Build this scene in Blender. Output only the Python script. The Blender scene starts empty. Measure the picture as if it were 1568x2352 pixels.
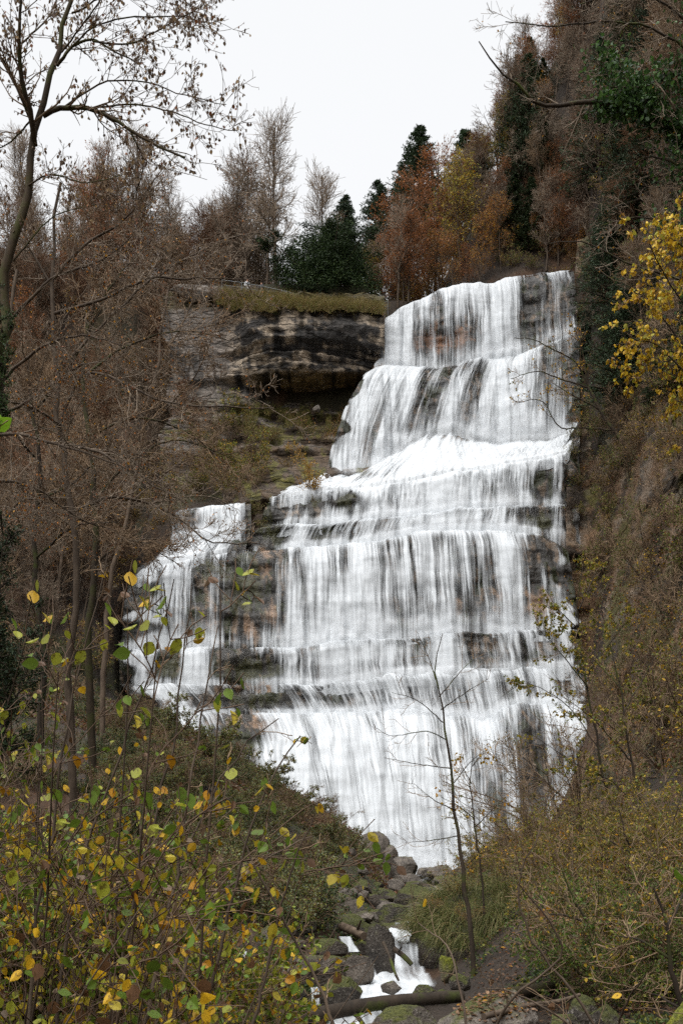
import bpy, bmesh, math, random
import numpy as np

# ------------------------------------------------------------------ camera, sky, sun, exposure
S = bpy.context.scene
C = S.collection
F = 2288.0          # focal length in photo pixels (photo frame taken as 1568 x 2352)
HOR = 1950.0        # pixel row of the horizon
cam = bpy.data.objects.new('camera', bpy.data.cameras.new('camera'))
C.objects.link(cam)
cam.location = (0, 0, 0)
cam.rotation_euler = (math.pi/2, 0, 0)
cam.data.sensor_width = 36
cam.data.lens = 36*F/2352
cam.data.shift_y = (HOR-1176)/2352
cam.data.clip_start = 0.05
cam.data.clip_end = 6000
S.camera = cam

SUN_EL, SUN_AZ = math.radians(58), math.radians(205)   # azimuth from north (+y), clockwise: behind the camera
w = bpy.data.worlds.new('World'); S.world = w; w.use_nodes = True
nt = w.node_tree; nt.nodes.clear()
def wn(t, **k):
    n = nt.nodes.new(t)
    for a, b in k.items(): setattr(n, a, b)
    return n
sky = wn('ShaderNodeTexSky', sky_type='NISHITA', sun_disc=False, sun_elevation=SUN_EL, sun_rotation=SUN_AZ, air_density=1.0, dust_density=4.0)
hs = wn('ShaderNodeHueSaturation'); hs.inputs['Saturation'].default_value = 0.12
tc = wn('ShaderNodeTexCoord'); sp = wn('ShaderNodeSeparateXYZ')
mr = wn('ShaderNodeMapRange'); mr.inputs[1].default_value = 0.67; mr.inputs[2].default_value = 1.0; mr.inputs[3].default_value = 5.75; mr.inputs[4].default_value = 24.0
cn = wn('ShaderNodeTexNoise'); cn.inputs['Scale'].default_value = 1.4; cn.inputs['Detail'].default_value = 4
cm = wn('ShaderNodeMapRange'); cm.inputs[3].default_value = 0.97; cm.inputs[4].default_value = 1.03
mul = wn('ShaderNodeMath', operation='MULTIPLY')
comb = wn('ShaderNodeCombineColor')
m1 = wn('ShaderNodeMath', operation='MULTIPLY'); m1.inputs[1].default_value = 0.985
m3 = wn('ShaderNodeMath', operation='MULTIPLY'); m3.inputs[1].default_value = 1.02
mix = wn('ShaderNodeMixRGB'); mix.inputs[0].default_value = 0.85     # an overcast layer over the clear sky
bg = wn('ShaderNodeBackground'); bg.inputs[1].default_value = 0.1
out = wn('ShaderNodeOutputWorld')
L = nt.links.new
L(sky.outputs[0], hs.inputs['Color']); L(tc.outputs['Generated'], sp.inputs[0]); L(sp.outputs[2], mr.inputs[0])
L(tc.outputs['Generated'], cn.inputs['Vector']); L(cn.outputs[0], cm.inputs[0]); L(mr.outputs[0], mul.inputs[0]); L(cm.outputs[0], mul.inputs[1])
L(mul.outputs[0], m1.inputs[0]); L(mul.outputs[0], m3.inputs[0])
L(m1.outputs[0], comb.inputs[0]); L(mul.outputs[0], comb.inputs[1]); L(m3.outputs[0], comb.inputs[2])
L(hs.outputs[0], mix.inputs[1]); L(comb.outputs[0], mix.inputs[2]); L(mix.outputs[0], bg.inputs[0]); L(bg.outputs[0], out.inputs[0])

sun = bpy.data.objects.new('sun', bpy.data.lights.new('sun', 'SUN')); C.objects.link(sun)
sun.data.energy = 1.2; sun.data.angle = math.radians(40); sun.data.color = (1, 0.975, 0.94)
sun.rotation_euler = (math.pi/2-SUN_EL, 0, math.pi-SUN_AZ)
S.view_settings.view_transform = 'Standard'; S.view_settings.look = 'None'
S.view_settings.gamma = 1; S.view_settings.exposure = 0.86
S.cycles.max_bounces = 6; S.cycles.diffuse_bounces = 3; S.cycles.transparent_max_bounces = 16
S.cycles.caustics_reflective = False; S.cycles.caustics_refractive = False
S.cycles.use_denoising = False

# ------------------------------------------------------------------ helpers: numbers
rng = np.random.default_rng(7)
def sm(a, b, x):
    t = np.clip((np.asarray(x, float)-a)/(b-a), 0, 1); return t*t*(3-2*t)
def _h(i, j, k):
    n = (i*374761393+j*668265263+k*2147483647+1013904223) & 0xffffffff
    n = ((n ^ (n >> 13))*1274126177) & 0xffffffff
    n = ((n ^ (n >> 16))*2246822519) & 0xffffffff
    return ((n ^ (n >> 15)) & 0xffff)/65535.0
def vnoise(x, y, z=0.0):
    x, y, z = np.broadcast_arrays(np.asarray(x, float), np.asarray(y, float), np.asarray(z, float))
    i, j, k = np.floor(x).astype(np.int64), np.floor(y).astype(np.int64), np.floor(z).astype(np.int64)
    u, v, q = x-i, y-j, z-k
    u, v, q = u*u*(3-2*u), v*v*(3-2*v), q*q*(3-2*q)
    r = 0
    for a in (0, 1):
        for b in (0, 1):
            for c in (0, 1):
                r = r+_h(i+a, j+b, k+c)*(u if a else 1-u)*(v if b else 1-v)*(q if c else 1-q)
    return r
def fbm(x, y, z=0.0, o=4):
    r, a, s = 0, 0.5, 0
    x, y, z = np.asarray(x, float), np.asarray(y, float), np.asarray(z, float)
    for q in range(o):
        r = r+a*vnoise(x*2**q+17*q, y*2**q+31*q, z*2**q+5*q); s += a; a *= 0.5
    return r/s
def at(px, py, d):
    px, py, d = np.broadcast_arrays(np.asarray(px, float), np.asarray(py, float), np.asarray(d, float))
    return np.stack([(px-784)*d/F, d, (HOR-py)*d/F], -1)
def lin(r, g, b):
    f = lambda c: (c/255/12.92) if c/255 < 0.04045 else ((c/255+0.055)/1.055)**2.4
    return (f(r), f(g), f(b))
def unit(v): return v/np.maximum(np.linalg.norm(v, axis=-1, keepdims=True), 1e-9)
def smoothpoly(p, n):
    p = np.asarray(p, float)
    s = np.r_[0, np.cumsum(np.linalg.norm(np.diff(p, axis=0), axis=1))]; s /= s[-1]
    q = np.vstack([2*p[0]-p[1], p, 2*p[-1]-p[-2]])
    o = []
    for t in np.linspace(0, 1, n):
        i = min(np.searchsorted(s, t, side='right')-1, len(p)-2); f = (t-s[i])/max(s[i+1]-s[i], 1e-9)
        a, b, c, d = q[i], q[i+1], q[i+2], q[i+3]
        o.append(0.5*((2*b)+(-a+c)*f+(2*a-5*b+4*c-d)*f*f+(-a+3*b-3*c+d)*f**3))
    return np.array(o)

# ------------------------------------------------------------------ helpers: objects
def tag(o, label=None, cat=None, group=None, kind=None):
    if label: o['label'] = label
    if cat: o['category'] = cat
    if group: o['group'] = group
    if kind: o['kind'] = kind
    return o
def meshdata(name, parts, mats, smooth=True):
    """parts: list of (verts, quads or tris, material index, colour (N,3)/None)"""
    V, loops, starts, totals, mi, col = [], [], [], [], [], []
    o = 0; ls = 0; anyc = any(p[3] is not None for p in parts)
    for v, f, m, c in parts:
        v = np.asarray(v, np.float32).reshape(-1, 3); f = np.asarray(f, np.int64)
        if len(f) == 0: continue
        k = f.shape[1]
        V.append(v); loops.append((f+o).ravel()); starts.append(ls+np.arange(len(f))*k); totals.append(np.full(len(f), k)); mi.append(np.full(len(f), m))
        if anyc:
            cc = np.ones((len(v), 4), np.float32)
            if c is not None: cc[:, :3] = c
            col.append(cc)
        o += len(v); ls += f.size
    V = np.concatenate(V); loops = np.concatenate(loops); starts = np.concatenate(starts); totals = np.concatenate(totals); mi = np.concatenate(mi)
    me = bpy.data.meshes.new(name)
    me.vertices.add(len(V)); me.vertices.foreach_set('co', V.ravel())
    me.loops.add(len(loops)); me.loops.foreach_set('vertex_index', loops.astype(np.int32))
    me.polygons.add(len(starts)); me.polygons.foreach_set('loop_start', starts.astype(np.int32)); me.polygons.foreach_set('loop_total', totals.astype(np.int32))
    me.polygons.foreach_set('material_index', mi.astype(np.int32))
    me.polygons.foreach_set('use_smooth', np.full(len(starts), smooth))
    for m in mats: me.materials.append(m)
    if anyc:
        a = me.attributes.new('Col', 'FLOAT_COLOR', 'POINT'); a.data.foreach_set('color', np.concatenate(col).ravel())
    me.update(calc_edges=True)
    return me
def obj(name, me, parent=None, loc=None):
    o = bpy.data.objects.new(name, me); C.objects.link(o)
    if parent is not None: o.parent = parent
    if loc is not None: o.location = loc
    return o
def empty(name, loc=(0, 0, 0)):
    o = bpy.data.objects.new(name, None); C.objects.link(o); o.location = loc; o.empty_display_size = 0.3; return o
def dup(root):
    r = root.copy(); C.objects.link(r)
    for ch in list(root.children):
        c = ch.copy(); C.objects.link(c); c.parent = r
    return r
_protos = {}
def place(key, builder, loc, rz=0.0, sc=1.0, label=None, cat=None, group=None, tilt=(0, 0), kind=None):
    if key not in _protos:
        _protos[key] = builder(); r = _protos[key]
    else:
        r = dup(_protos[key])
    r.location = [float(q) for q in loc]; r.rotation_euler = (tilt[0], tilt[1], float(rz))
    r.scale = (sc, sc, sc) if np.isscalar(sc) else sc
    for k in ('label', 'category', 'group', 'kind'):
        if k in r: del r[k]
    return tag(r, label, cat, group, kind)

# ------------------------------------------------------------------ helpers: shapes
def tubes(P, R, sides=3):
    P = np.asarray(P, float); R = np.asarray(R, float); B, n, _ = P.shape
    T = np.empty_like(P); T[:, 1:-1] = P[:, 2:]-P[:, :-2]; T[:, 0] = P[:, 1]-P[:, 0]; T[:, -1] = P[:, -1]-P[:, -2]
    T = unit(T); mt = np.abs(unit(P[:, -1]-P[:, 0])); ref = np.eye(3)[np.argmin(mt, 1)][:, None, :]
    N1 = unit(np.cross(T, ref)); N2 = np.cross(T, N1)
    a = np.arange(sides)*2*np.pi/sides
    V = P[:, :, None, :]+R[:, :, None, None]*(np.cos(a)[None, None, :, None]*N1[:, :, None, :]+np.sin(a)[None, None, :, None]*N2[:, :, None, :])
    idx = np.arange(B*n*sides).reshape(B, n, sides)
    a0, a1 = idx[:, :-1, :], idx[:, 1:, :]
    f = np.stack([a0, np.roll(a0, -1, 2), np.roll(a1, -1, 2), a1], -1).reshape(-1, 4)
    return V.reshape(-1, 3), f
def grow(P, R, m, t=(0.2, 1), ang=(35, 65), L=(1, 2), n=5, wig=0.15, up=0.08, rf=0.6, taper=0.25, fall=0.6, rmin=0.0, rg=rng, bias=None, rel=None):
    B, n0, _ = P.shape; k = B*m
    ix = np.repeat(np.arange(B), m); tt = rg.uniform(t[0], t[1], k)
    s = tt*(n0-1); i = np.minimum(s.astype(int), n0-2); f = (s-i)[:, None]
    pos = P[ix, i]*(1-f)+P[ix, i+1]*f; T = unit(P[ix, i+1]-P[ix, i])
    r0 = (R[ix, i]*(1-f[:, 0])+R[ix, i+1]*f[:, 0])*rf
    v = rg.normal(size=(k, 3))
    if bias is not None: v = v+np.asarray(bias, float)
    v = unit(v-(v*T).sum(1, keepdims=True)*T)
    a = np.radians(rg.uniform(ang[0], ang[1], k))[:, None]
    d = unit(np.cos(a)*T+np.sin(a)*v)
    ln = rg.uniform(L[0], L[1], k)*(1-fall*tt)
    if rel is not None: ln = ln*(np.linalg.norm(P[ix, -1]-P[ix, 0], axis=1)*rel)
    st = (ln/(n-1))[:, None]
    Q = np.empty((k, n, 3)); Q[:, 0] = pos
    for q in range(1, n):
        Q[:, q] = Q[:, q-1]+d*st
        d = unit(d+wig*rg.normal(size=(k, 3))+np.array([0, 0, up]))
    rr = np.maximum(r0, rmin)[:, None]*np.linspace(1, taper, n)[None, :]
    return Q, np.maximum(rr, rmin)
def along(P, m, rg=rng, t=(0.3, 1), jit=0.0):
    B, n0, _ = P.shape; ix = np.repeat(np.arange(B), m); s = rg.uniform(t[0], t[1], B*m)*(n0-1)
    i = np.minimum(s.astype(int), n0-2); f = (s-i)[:, None]
    return P[ix, i]*(1-f)+P[ix, i+1]*f+rg.normal(size=(B*m, 3))*jit
def leaves(pos, size, cols, rg=rng, hang=0.3, ovate=True, wide=0.62, flat=0.0, curl=0.25):
    """folded leaf blades at pos; cols: list of (weight, rgb)"""
    n = len(pos); d = rg.normal(size=(n, 3)); d[:, 2] -= hang*2; d[:, 2] *= (1-flat); d = unit(d)
    v = rg.normal(size=(n, 3)); v[:, 2] += flat*4
    nn = unit(v-(v*d).sum(1, keepdims=True)*d); s = np.cross(d, nn)
    sz = rg.uniform(size[0], size[1], n)[:, None]; wd = wide*rg.uniform(0.7, 1.1, n)[:, None]; up = rg.uniform(-0.1, curl, n)[:, None]
    b = pos
    if ovate:
        wd = wd*1.25; cv = rg.uniform(-0.5, 0.35, n)[:, None]
        st_ = [(0.10, 0.26, 0.5), (0.33, 0.50, 0.8), (0.62, 0.45, 0.9), (0.86, 0.20, 0.5)]
        pt = lambda t, w_, u_, sg: b+sz*(t*d+sg*w_*wd*s+(u_*0.55*up+cv*(t-0.5)**2)*nn)
        V = np.stack([b+sz*cv*0.25*nn]+[pt(*q, 1) for q in st_]+[b+sz*(d+cv*0.25*nn-0.15*up*nn)]+[pt(*q, -1) for q in st_[::-1]], 1)
        k = 10; base = np.array([[0, 1, 2, 3, 4, 5], [0, 5, 6, 7, 8, 9]])
    else:
        V = np.stack([b, b+sz*(0.45*d+0.5*wd*s+up*nn), b+sz*d, b+sz*(0.45*d-0.5*wd*s+up*nn)], 1); k = 4; base = np.array([[0, 1, 2, 3]])
    f = (np.arange(n)[:, None, None]*k+base[None]).reshape(-1, base.shape[1])
    wts = np.array([c[0] for c in cols], float); wts /= wts.sum()
    cc = np.array([c[1] for c in cols])[rg.choice(len(cols), n, p=wts)]*rg.uniform(0.7, 1.25, (n, 1))
    return V.reshape(-1, 3), f, np.repeat(cc, k, axis=0)
def blades(base, d0, length, width, col, rg=rng, n=4, droop=0.5):
    k = len(base); d = unit(d0); P = np.empty((k, n, 3)); P[:, 0] = base; st = (length/(n-1))[:, None]
    for q in range(1, n):
        P[:, q] = P[:, q-1]+d*st; d = unit(d+np.array([0, 0, -droop])+0.08*rg.normal(size=(k, 3)))
    sd = unit(np.cross(d0, rg.normal(size=(k, 3))))
    wv = width*np.linspace(1, 0.15, n)
    V = np.stack([P-sd[:, None]*wv[None, :, None], P+sd[:, None]*wv[None, :, None]], 2)
    idx = np.arange(k*n*2).reshape(k, n, 2)
    f = np.stack([idx[:, :-1, 0], idx[:, :-1, 1], idx[:, 1:, 1], idx[:, 1:, 0]], -1).reshape(-1, 4)
    return V.reshape(-1, 3), f, np.repeat(col, n*2, axis=0)
def grid_faces(nr, nc):
    i = np.arange(nr*nc).reshape(nr, nc)
    return np.stack([i[:-1, :-1], i[:-1, 1:], i[1:, 1:], i[1:, :-1]], -1).reshape(-1, 4)

# ------------------------------------------------------------------ materials
def newmat(name):
    m = bpy.data.materials.new(name); m.use_nodes = True; n = m.node_tree; n.nodes.clear()
    o = n.nodes.new('ShaderNodeOutputMaterial'); return m, n, o
def N(n, t, **k):
    q = n.nodes.new(t)
    for a, b in k.items(): setattr(q, a, b)
    return q
def noise(n, scale, detail=4, rough=0.55, vec=None, stretch=None):
    t = N(n, 'ShaderNodeTexNoise'); t.inputs['Scale'].default_value = scale; t.inputs['Detail'].default_value = detail; t.inputs['Roughness'].default_value = rough
    if vec is None:
        g = N(n, 'ShaderNodeNewGeometry'); vec = g.outputs['Position']
    if stretch is not None:
        mp = N(n, 'ShaderNodeMapping'); mp.inputs['Scale'].default_value = stretch; n.links.new(vec, mp.inputs['Vector']); vec = mp.outputs[0]
    n.links.new(vec, t.inputs['Vector']); return t
def rng_node(n, src, a, b, c, d):
    q = N(n, 'ShaderNodeMapRange'); q.inputs[1].default_value = a; q.inputs[2].default_value = b; q.inputs[3].default_value = c; q.inputs[4].default_value = d
    n.links.new(src, q.inputs[0]); return q.outputs[0]
def mixc(n, fac, a, b, mode='MIX'):
    q = N(n, 'ShaderNodeMixRGB', blend_type=mode)
    for i, s in ((0, fac), (1, a), (2, b)):
        if hasattr(s, 'is_output'): n.links.new(s, q.inputs[i])
        elif i == 0: q.inputs[0].default_value = s
        else: q.inputs[i].default_value = (*s, 1)
    return q.outputs[0]
def bump(n, src, strength, dist):
    q = N(n, 'ShaderNodeBump'); q.inputs['Strength'].default_value = strength; q.inputs['Distance'].default_value = dist; n.links.new(src, q.inputs['Height']); return q.outputs[0]
def princ(n, o, col, rough=0.7, spec=0.3, nrm=None):
    p = N(n, 'ShaderNodeBsdfPrincipled'); p.inputs['Specular IOR Level'].default_value = spec
    if hasattr(rough, 'is_output'): n.links.new(rough, p.inputs['Roughness'])
    else: p.inputs['Roughness'].default_value = rough
    if hasattr(col, 'is_output'): n.links.new(col, p.inputs['Base Color'])
    else: p.inputs['Base Color'].default_value = (*col, 1)
    if nrm is not None: n.links.new(nrm, p.inputs['Normal'])
    if o is not None: n.links.new(p.outputs[0], o.inputs[0])
    return p
def mat_bark(name, c1, c2, moss=0.0, mc=(0.05, 0.06, 0.012), scale=6):
    m, n, o = newmat(name)
    tco = N(n, 'ShaderNodeTexCoord').outputs['Object']
    a = noise(n, scale, 5, 0.65, tco, (1, 1, 0.3)); c = mixc(n, rng_node(n, a.outputs[0], 0.3, 0.7, 0, 1), c1, c2)
    if moss > 0:
        b = noise(n, 1.3, 4, 0.6, tco); c = mixc(n, rng_node(n, b.outputs[0], 0.62-moss*0.35, 0.72-moss*0.3, 0, 1), c, mc)
    oi = N(n, 'ShaderNodeObjectInfo'); k = rng_node(n, oi.outputs['Random'], 0, 1, 0.75, 1.25)
    v = N(n, 'ShaderNodeCombineColor')
    for i in range(3): n.links.new(k, v.inputs[i])
    c = mixc(n, 1.0, c, v.outputs[0], 'MULTIPLY')
    princ(n, o, c, 0.85, 0.2, bump(n, a.outputs[0], 0.6, 0.02)); return m
def mat_leaf(name, trans=0.3, rough=0.55, spots=False):
    m, n, o = newmat(name)
    at_ = N(n, 'ShaderNodeAttribute', attribute_name='Col'); col = at_.outputs['Color']
    tco = N(n, 'ShaderNodeTexCoord').outputs['Object']
    a = noise(n, 40 if spots else 9, 3, 0.6, tco)
    if spots:
        col = mixc(n, rng_node(n, a.outputs[0], 0.56, 0.64, 0, 0.75), col, (0.06, 0.03, 0.01))
    oi = N(n, 'ShaderNodeObjectInfo'); k = rng_node(n, oi.outputs['Random'], 0, 1, 0.8, 1.2)
    v = N(n, 'ShaderNodeCombineColor')
    for i in range(3): n.links.new(k, v.inputs[i])
    col = mixc(n, 1.0, col, v.outputs[0], 'MULTIPLY')
    p = princ(n, None, col, rough, 0.3)
    t = N(n, 'ShaderNodeBsdfTranslucent'); n.links.new(col, t.inputs[0])
    mx = N(n, 'ShaderNodeMixShader'); mx.inputs[0].default_value = trans
    n.links.new(p.outputs[0], mx.inputs[1]); n.links.new(t.outputs[0], mx.inputs[2]); n.links.new(mx.outputs[0], o.inputs[0]); return m
def mat_rock(name, wet=0.45, bd=0.12, bs=3.0, stretch=None, fine=(0.55, 1.35), cracks=0.0):
    """colour from the mesh's own Col attribute, broken up by noise"""
    m, n, o = newmat(name)
    col = N(n, 'ShaderNodeAttribute', attribute_name='Col').outputs['Color']
    a = noise(n, bs, 8, 0.65, None, stretch); b = noise(n, bs*6, 4, 0.6)
    k = rng_node(n, a.outputs[0], 0.3, 0.7, fine[0], fine[1]); k2 = rng_node(n, b.outputs[0], 0.3, 0.7, 0.75, 1.25)
    v = N(n, 'ShaderNodeCombineColor'); mm = N(n, 'ShaderNodeMath', operation='MULTIPLY'); n.links.new(k, mm.inputs[0]); n.links.new(k2, mm.inputs[1])
    for i in range(3): n.links.new(mm.outputs[0], v.inputs[i])
    col = mixc(n, 1.0, col, v.outputs[0], 'MULTIPLY')
    hgt = a.outputs[0]
    if cracks:
        g = N(n, 'ShaderNodeNewGeometry'); w_ = noise(n, 1.2, 4, 0.6); wa = N(n, 'ShaderNodeVectorMath', operation='MULTIPLY_ADD'); wa.inputs[1].default_value = (0.7, 0.7, 0.5); n.links.new(w_.outputs['Color'], wa.inputs[0]); n.links.new(g.outputs['Position'], wa.inputs[2])
        mp = N(n, 'ShaderNodeMapping'); mp.inputs['Scale'].default_value = (0.30, 0.30, 1.5); n.links.new(wa.outputs[0], mp.inputs[0])
        vo = N(n, 'ShaderNodeTexVoronoi', feature='DISTANCE_TO_EDGE'); vo.inputs['Scale'].default_value = 1.0; n.links.new(mp.outputs[0], vo.inputs[0])
        vc = N(n, 'ShaderNodeTexVoronoi'); vc.inputs['Scale'].default_value = 1.0; n.links.new(mp.outputs[0], vc.inputs[0])
        e = rng_node(n, vo.outputs['Distance'], 0.0, 0.09, 0, 1)
        sx = N(n, 'ShaderNodeSeparateColor'); n.links.new(vc.outputs['Color'], sx.inputs[0])
        hh = N(n, 'ShaderNodeMath', operation='MULTIPLY_ADD'); n.links.new(sx.outputs[0], hh.inputs[0]); hh.inputs[1].default_value = 0.8; n.links.new(e, hh.inputs[2])
        h2 = N(n, 'ShaderNodeMath', operation='MULTIPLY_ADD'); n.links.new(hh.outputs[0], h2.inputs[0]); h2.inputs[1].default_value = cracks; n.links.new(a.outputs[0], h2.inputs[2]); hgt = h2.outputs[0]
        col = mixc(n, rng_node(n, sx.outputs[1], 0, 1, 0.0, 0.45), col, (0.03, 0.028, 0.025)); col = mixc(n, rng_node(n, e, 0, 1, 0.45, 0), col, (0.015, 0.013, 0.012))
    princ(n, o, col, wet, 0.35, bump(n, hgt, 1.0, bd)); return m
def mat_boulder(name, base1, base2, moss, mosscol=(0.045, 0.055, 0.008)):
    m, n, o = newmat(name)
    g = N(n, 'ShaderNodeNewGeometry'); s = N(n, 'ShaderNodeSeparateXYZ'); n.links.new(g.outputs['Normal'], s.inputs[0])
    a = noise(n, 2.2, 8, 0.68); b = noise(n, 1.1, 5, 0.6); f = noise(n, 22, 4, 0.6)
    c = mixc(n, rng_node(n, a.outputs[0], 0.35, 0.65, 0, 1), base1, base2)
    c = mixc(n, rng_node(n, f.outputs[0], 0.55, 0.68, 0, 0.5), c, (0.32, 0.29, 0.25))
    mz = N(n, 'ShaderNodeMath', operation='MULTIPLY_ADD'); n.links.new(s.outputs[2], mz.inputs[0]); mz.inputs[1].default_value = 0.5
    n.links.new(b.outputs[0], mz.inputs[2])
    mf = rng_node(n, mz.outputs[0], 0.95-moss*0.6, 1.1-moss*0.6, 0, 1)
    mcol = mixc(n, rng_node(n, f.outputs[0], 0.35, 0.65, 0, 1), mosscol, (mosscol[0]*2.6, mosscol[1]*2.4, mosscol[2]*2))
    c = mixc(n, mf, c, mcol)
    ad = N(n, 'ShaderNodeMath', operation='ADD'); n.links.new(a.outputs[0], ad.inputs[0]); n.links.new(f.outputs[0], ad.inputs[1])
    princ(n, o, c, 0.7, 0.3, bump(n, ad.outputs[0], 0.9, 0.08)); return m
def mat_plain(name, c, rough=0.6, metal=0.0):
    m, n, o = newmat(name); a = noise(n, 12, 3); cc = mixc(n, rng_node(n, a.outputs[0], 0.3, 0.7, 0, 1), tuple(q*0.8 for q in c), tuple(q*1.15 for q in c))
    p = princ(n, o, cc, rough, 0.3); p.inputs['Metallic'].default_value = metal; return m
def mat_water(name, dens_gain=0.62, soft=0.135, su=1.0, sv=1.0, white=(0.615, 0.64, 0.66)):
    """strands of falling water: white where thick, clear where the rock shows between them"""
    m, n, o = newmat(name)
    uv = N(n, 'ShaderNodeUVMap', uv_map='flow').outputs[0]
    d = N(n, 'ShaderNodeAttribute', attribute_name='dens').outputs['Fac']
    wq = noise(n, 1.0, 2, 0.5, uv, (0.45, 0.30, 1))                      # slow wander of the strands
    wm = N(n, 'ShaderNodeVectorMath', operation='MULTIPLY_ADD'); wm.inputs[1].default_value = (0.4, 0.5, 0)
    n.links.new(wq.outputs['Color'], wm.inputs[0]); n.links.new(uv, wm.inputs[2]); uvw = wm.outputs[0]
    ns = [(noise(n, 1, 3, 0.6, uvw, (1.0*su, 0.17*sv, 1)), 0.40), (noise(n, 1, 2.5, 0.55, uvw, (3.4*su, 0.10*sv, 1)), 0.42), (noise(n, 1, 1.5, 0.5, uvw, (9.5*su, 0.20*sv, 1)), 0.26)]
    acc = None
    for t, wgt in ns:
        q = N(n, 'ShaderNodeMath', operation='MULTIPLY_ADD'); n.links.new(t.outputs[0], q.inputs[0]); q.inputs[1].default_value = wgt
        if acc is None: q.inputs[2].default_value = 0
        else: n.links.new(acc, q.inputs[2])
        acc = q.outputs[0]
    q = N(n, 'ShaderNodeMath', operation='MULTIPLY_ADD'); n.links.new(d, q.inputs[0]); q.inputs[1].default_value = dens_gain; n.links.new(acc, q.inputs[2])
    h = q.outputs[0]                                                     # acc ~0.5 +- 0.1 ; + gain*dens
    c0 = 0.5+dens_gain*0.5
    al = N(n, 'ShaderNodeMapRange', interpolation_type='SMOOTHSTEP'); n.links.new(h, al.inputs[0])
    al.inputs[1].default_value = c0-soft; al.inputs[2].default_value = c0+soft*1.3; al.inputs[3].default_value = 0; al.inputs[4].default_value = 0.985
    fa = N(n, 'ShaderNodeMath', operation='MULTIPLY_ADD'); n.links.new(ns[1][0].outputs[0], fa.inputs[0]); fa.inputs[1].default_value = 0.6
    fb = N(n, 'ShaderNodeMath', operation='MULTIPLY'); n.links.new(ns[2][0].outputs[0], fb.inputs[0]); fb.inputs[1].default_value = 0.4; n.links.new(fb.outputs[0], fa.inputs[2])
    fd = N(n, 'ShaderNodeMath', operation='MULTIPLY_ADD'); n.links.new(d, fd.inputs[0]); fd.inputs[1].default_value = 0.40; n.links.new(fa.outputs[0], fd.inputs[2])
    film = rng_node(n, fd.outputs[0], 0.54, 0.86, 0.52, 1.0)             # thin veils let the rock through, thick strands do not
    fm = N(n, 'ShaderNodeMath', operation='MULTIPLY'); n.links.new(al.outputs[0], fm.inputs[0]); n.links.new(film, fm.inputs[1])
    vd = N(n, 'ShaderNodeMath', operation='MULTIPLY_ADD'); n.links.new(ns[0][0].outputs[0], vd.inputs[0]); vd.inputs[1].default_value = 1.1; n.links.new(d, vd.inputs[2])
    ve = rng_node(n, vd.outputs[0], 1.02, 1.42, 0.0, 0.72)               # the thin sheet behind the strands
    mxa = N(n, 'ShaderNodeMath', operation='MAXIMUM'); n.links.new(fm.outputs[0], mxa.inputs[0]); n.links.new(ve, mxa.inputs[1]); alpha = mxa.outputs[0]
    col = mixc(n, rng_node(n, ns[1][0].outputs[0], 0.3, 0.65, 0, 1), tuple(q*0.9 for q in white), white)
    p = princ(n, None, col, 0.55, 0.25, bump(n, acc, 0.35, 0.25))
    tr = N(n, 'ShaderNodeBsdfTransparent'); mx = N(n, 'ShaderNodeMixShader')
    n.links.new(alpha, mx.inputs[0]); n.links.new(tr.outputs[0], mx.inputs[1]); n.links.new(p.outputs[0], mx.inputs[2]); n.links.new(mx.outputs[0], o.inputs[0])
    return m
M = dict(
    bark=mat_bark('bark', lin(58, 48, 40), lin(104, 90, 76)),
    bark_moss=mat_bark('mossy_bark', lin(44, 38, 30), lin(72, 60, 46), 0.45, (0.045, 0.045, 0.014)),
    bark_dark=mat_bark('dark_bark', lin(40, 34, 28), lin(66, 56, 46), 0.3),
    twig=mat_bark('twig', lin(100, 82, 64), lin(140, 118, 94)),
    twig_brown=mat_bark('brown_twig', lin(70, 54, 42), lin(104, 86, 70)),
    twig_pale=mat_bark('pale_twig', lin(108, 94, 80), lin(154, 138, 120)),
    twig_red=mat_bark('russet_twig', lin(100, 72, 52), lin(128, 96, 72)),
    leaf=mat_leaf('leaf'), leaf_near=mat_leaf('hazel_leaf', 0.35, 0.5, True), needle=mat_leaf('needle', 0.12, 0.7), grass=mat_leaf('grass_blade', 0.25, 0.6),
    rock=mat_rock('wet_rock', 0.4, 0.22, 1.8, None, (0.5, 1.4)), cliff=mat_rock('limestone', 0.75, 0.35, 1.6, (1, 1, 2.2), (0.5, 1.45), 0.35), bank=mat_rock('bank_earth', 0.9, 0.3, 2.2, (1, 1, 1.6), (0.45, 1.5)), soil=mat_rock('soil', 0.9, 0.2, 0.9, None, (0.6, 1.3)),
    b_moss=mat_boulder('mossy_boulder', lin(40, 36, 32), lin(84, 76, 68), 0.52, (0.032, 0.036, 0.009)), b_grey=mat_boulder('grey_boulder', lin(62, 57, 52), lin(126, 116, 106), 0.10, (0.036, 0.040, 0.010)),
    b_half=mat_boulder('half_mossy_boulder', lin(56, 50, 44), lin(108, 98, 88), 0.34, (0.036, 0.040, 0.010)), b_bright=mat_boulder('bright_moss', lin(60, 54, 40), lin(100, 92, 70), 0.8, (0.07, 0.078, 0.008)),
    water=mat_water('falling_water'), stream=mat_water('stream_water', 0.75, 0.20, 0.8, 2.2),
    steel=mat_plain('galvanised_steel', lin(120, 124, 126), 0.5, 0.6),
)

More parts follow.
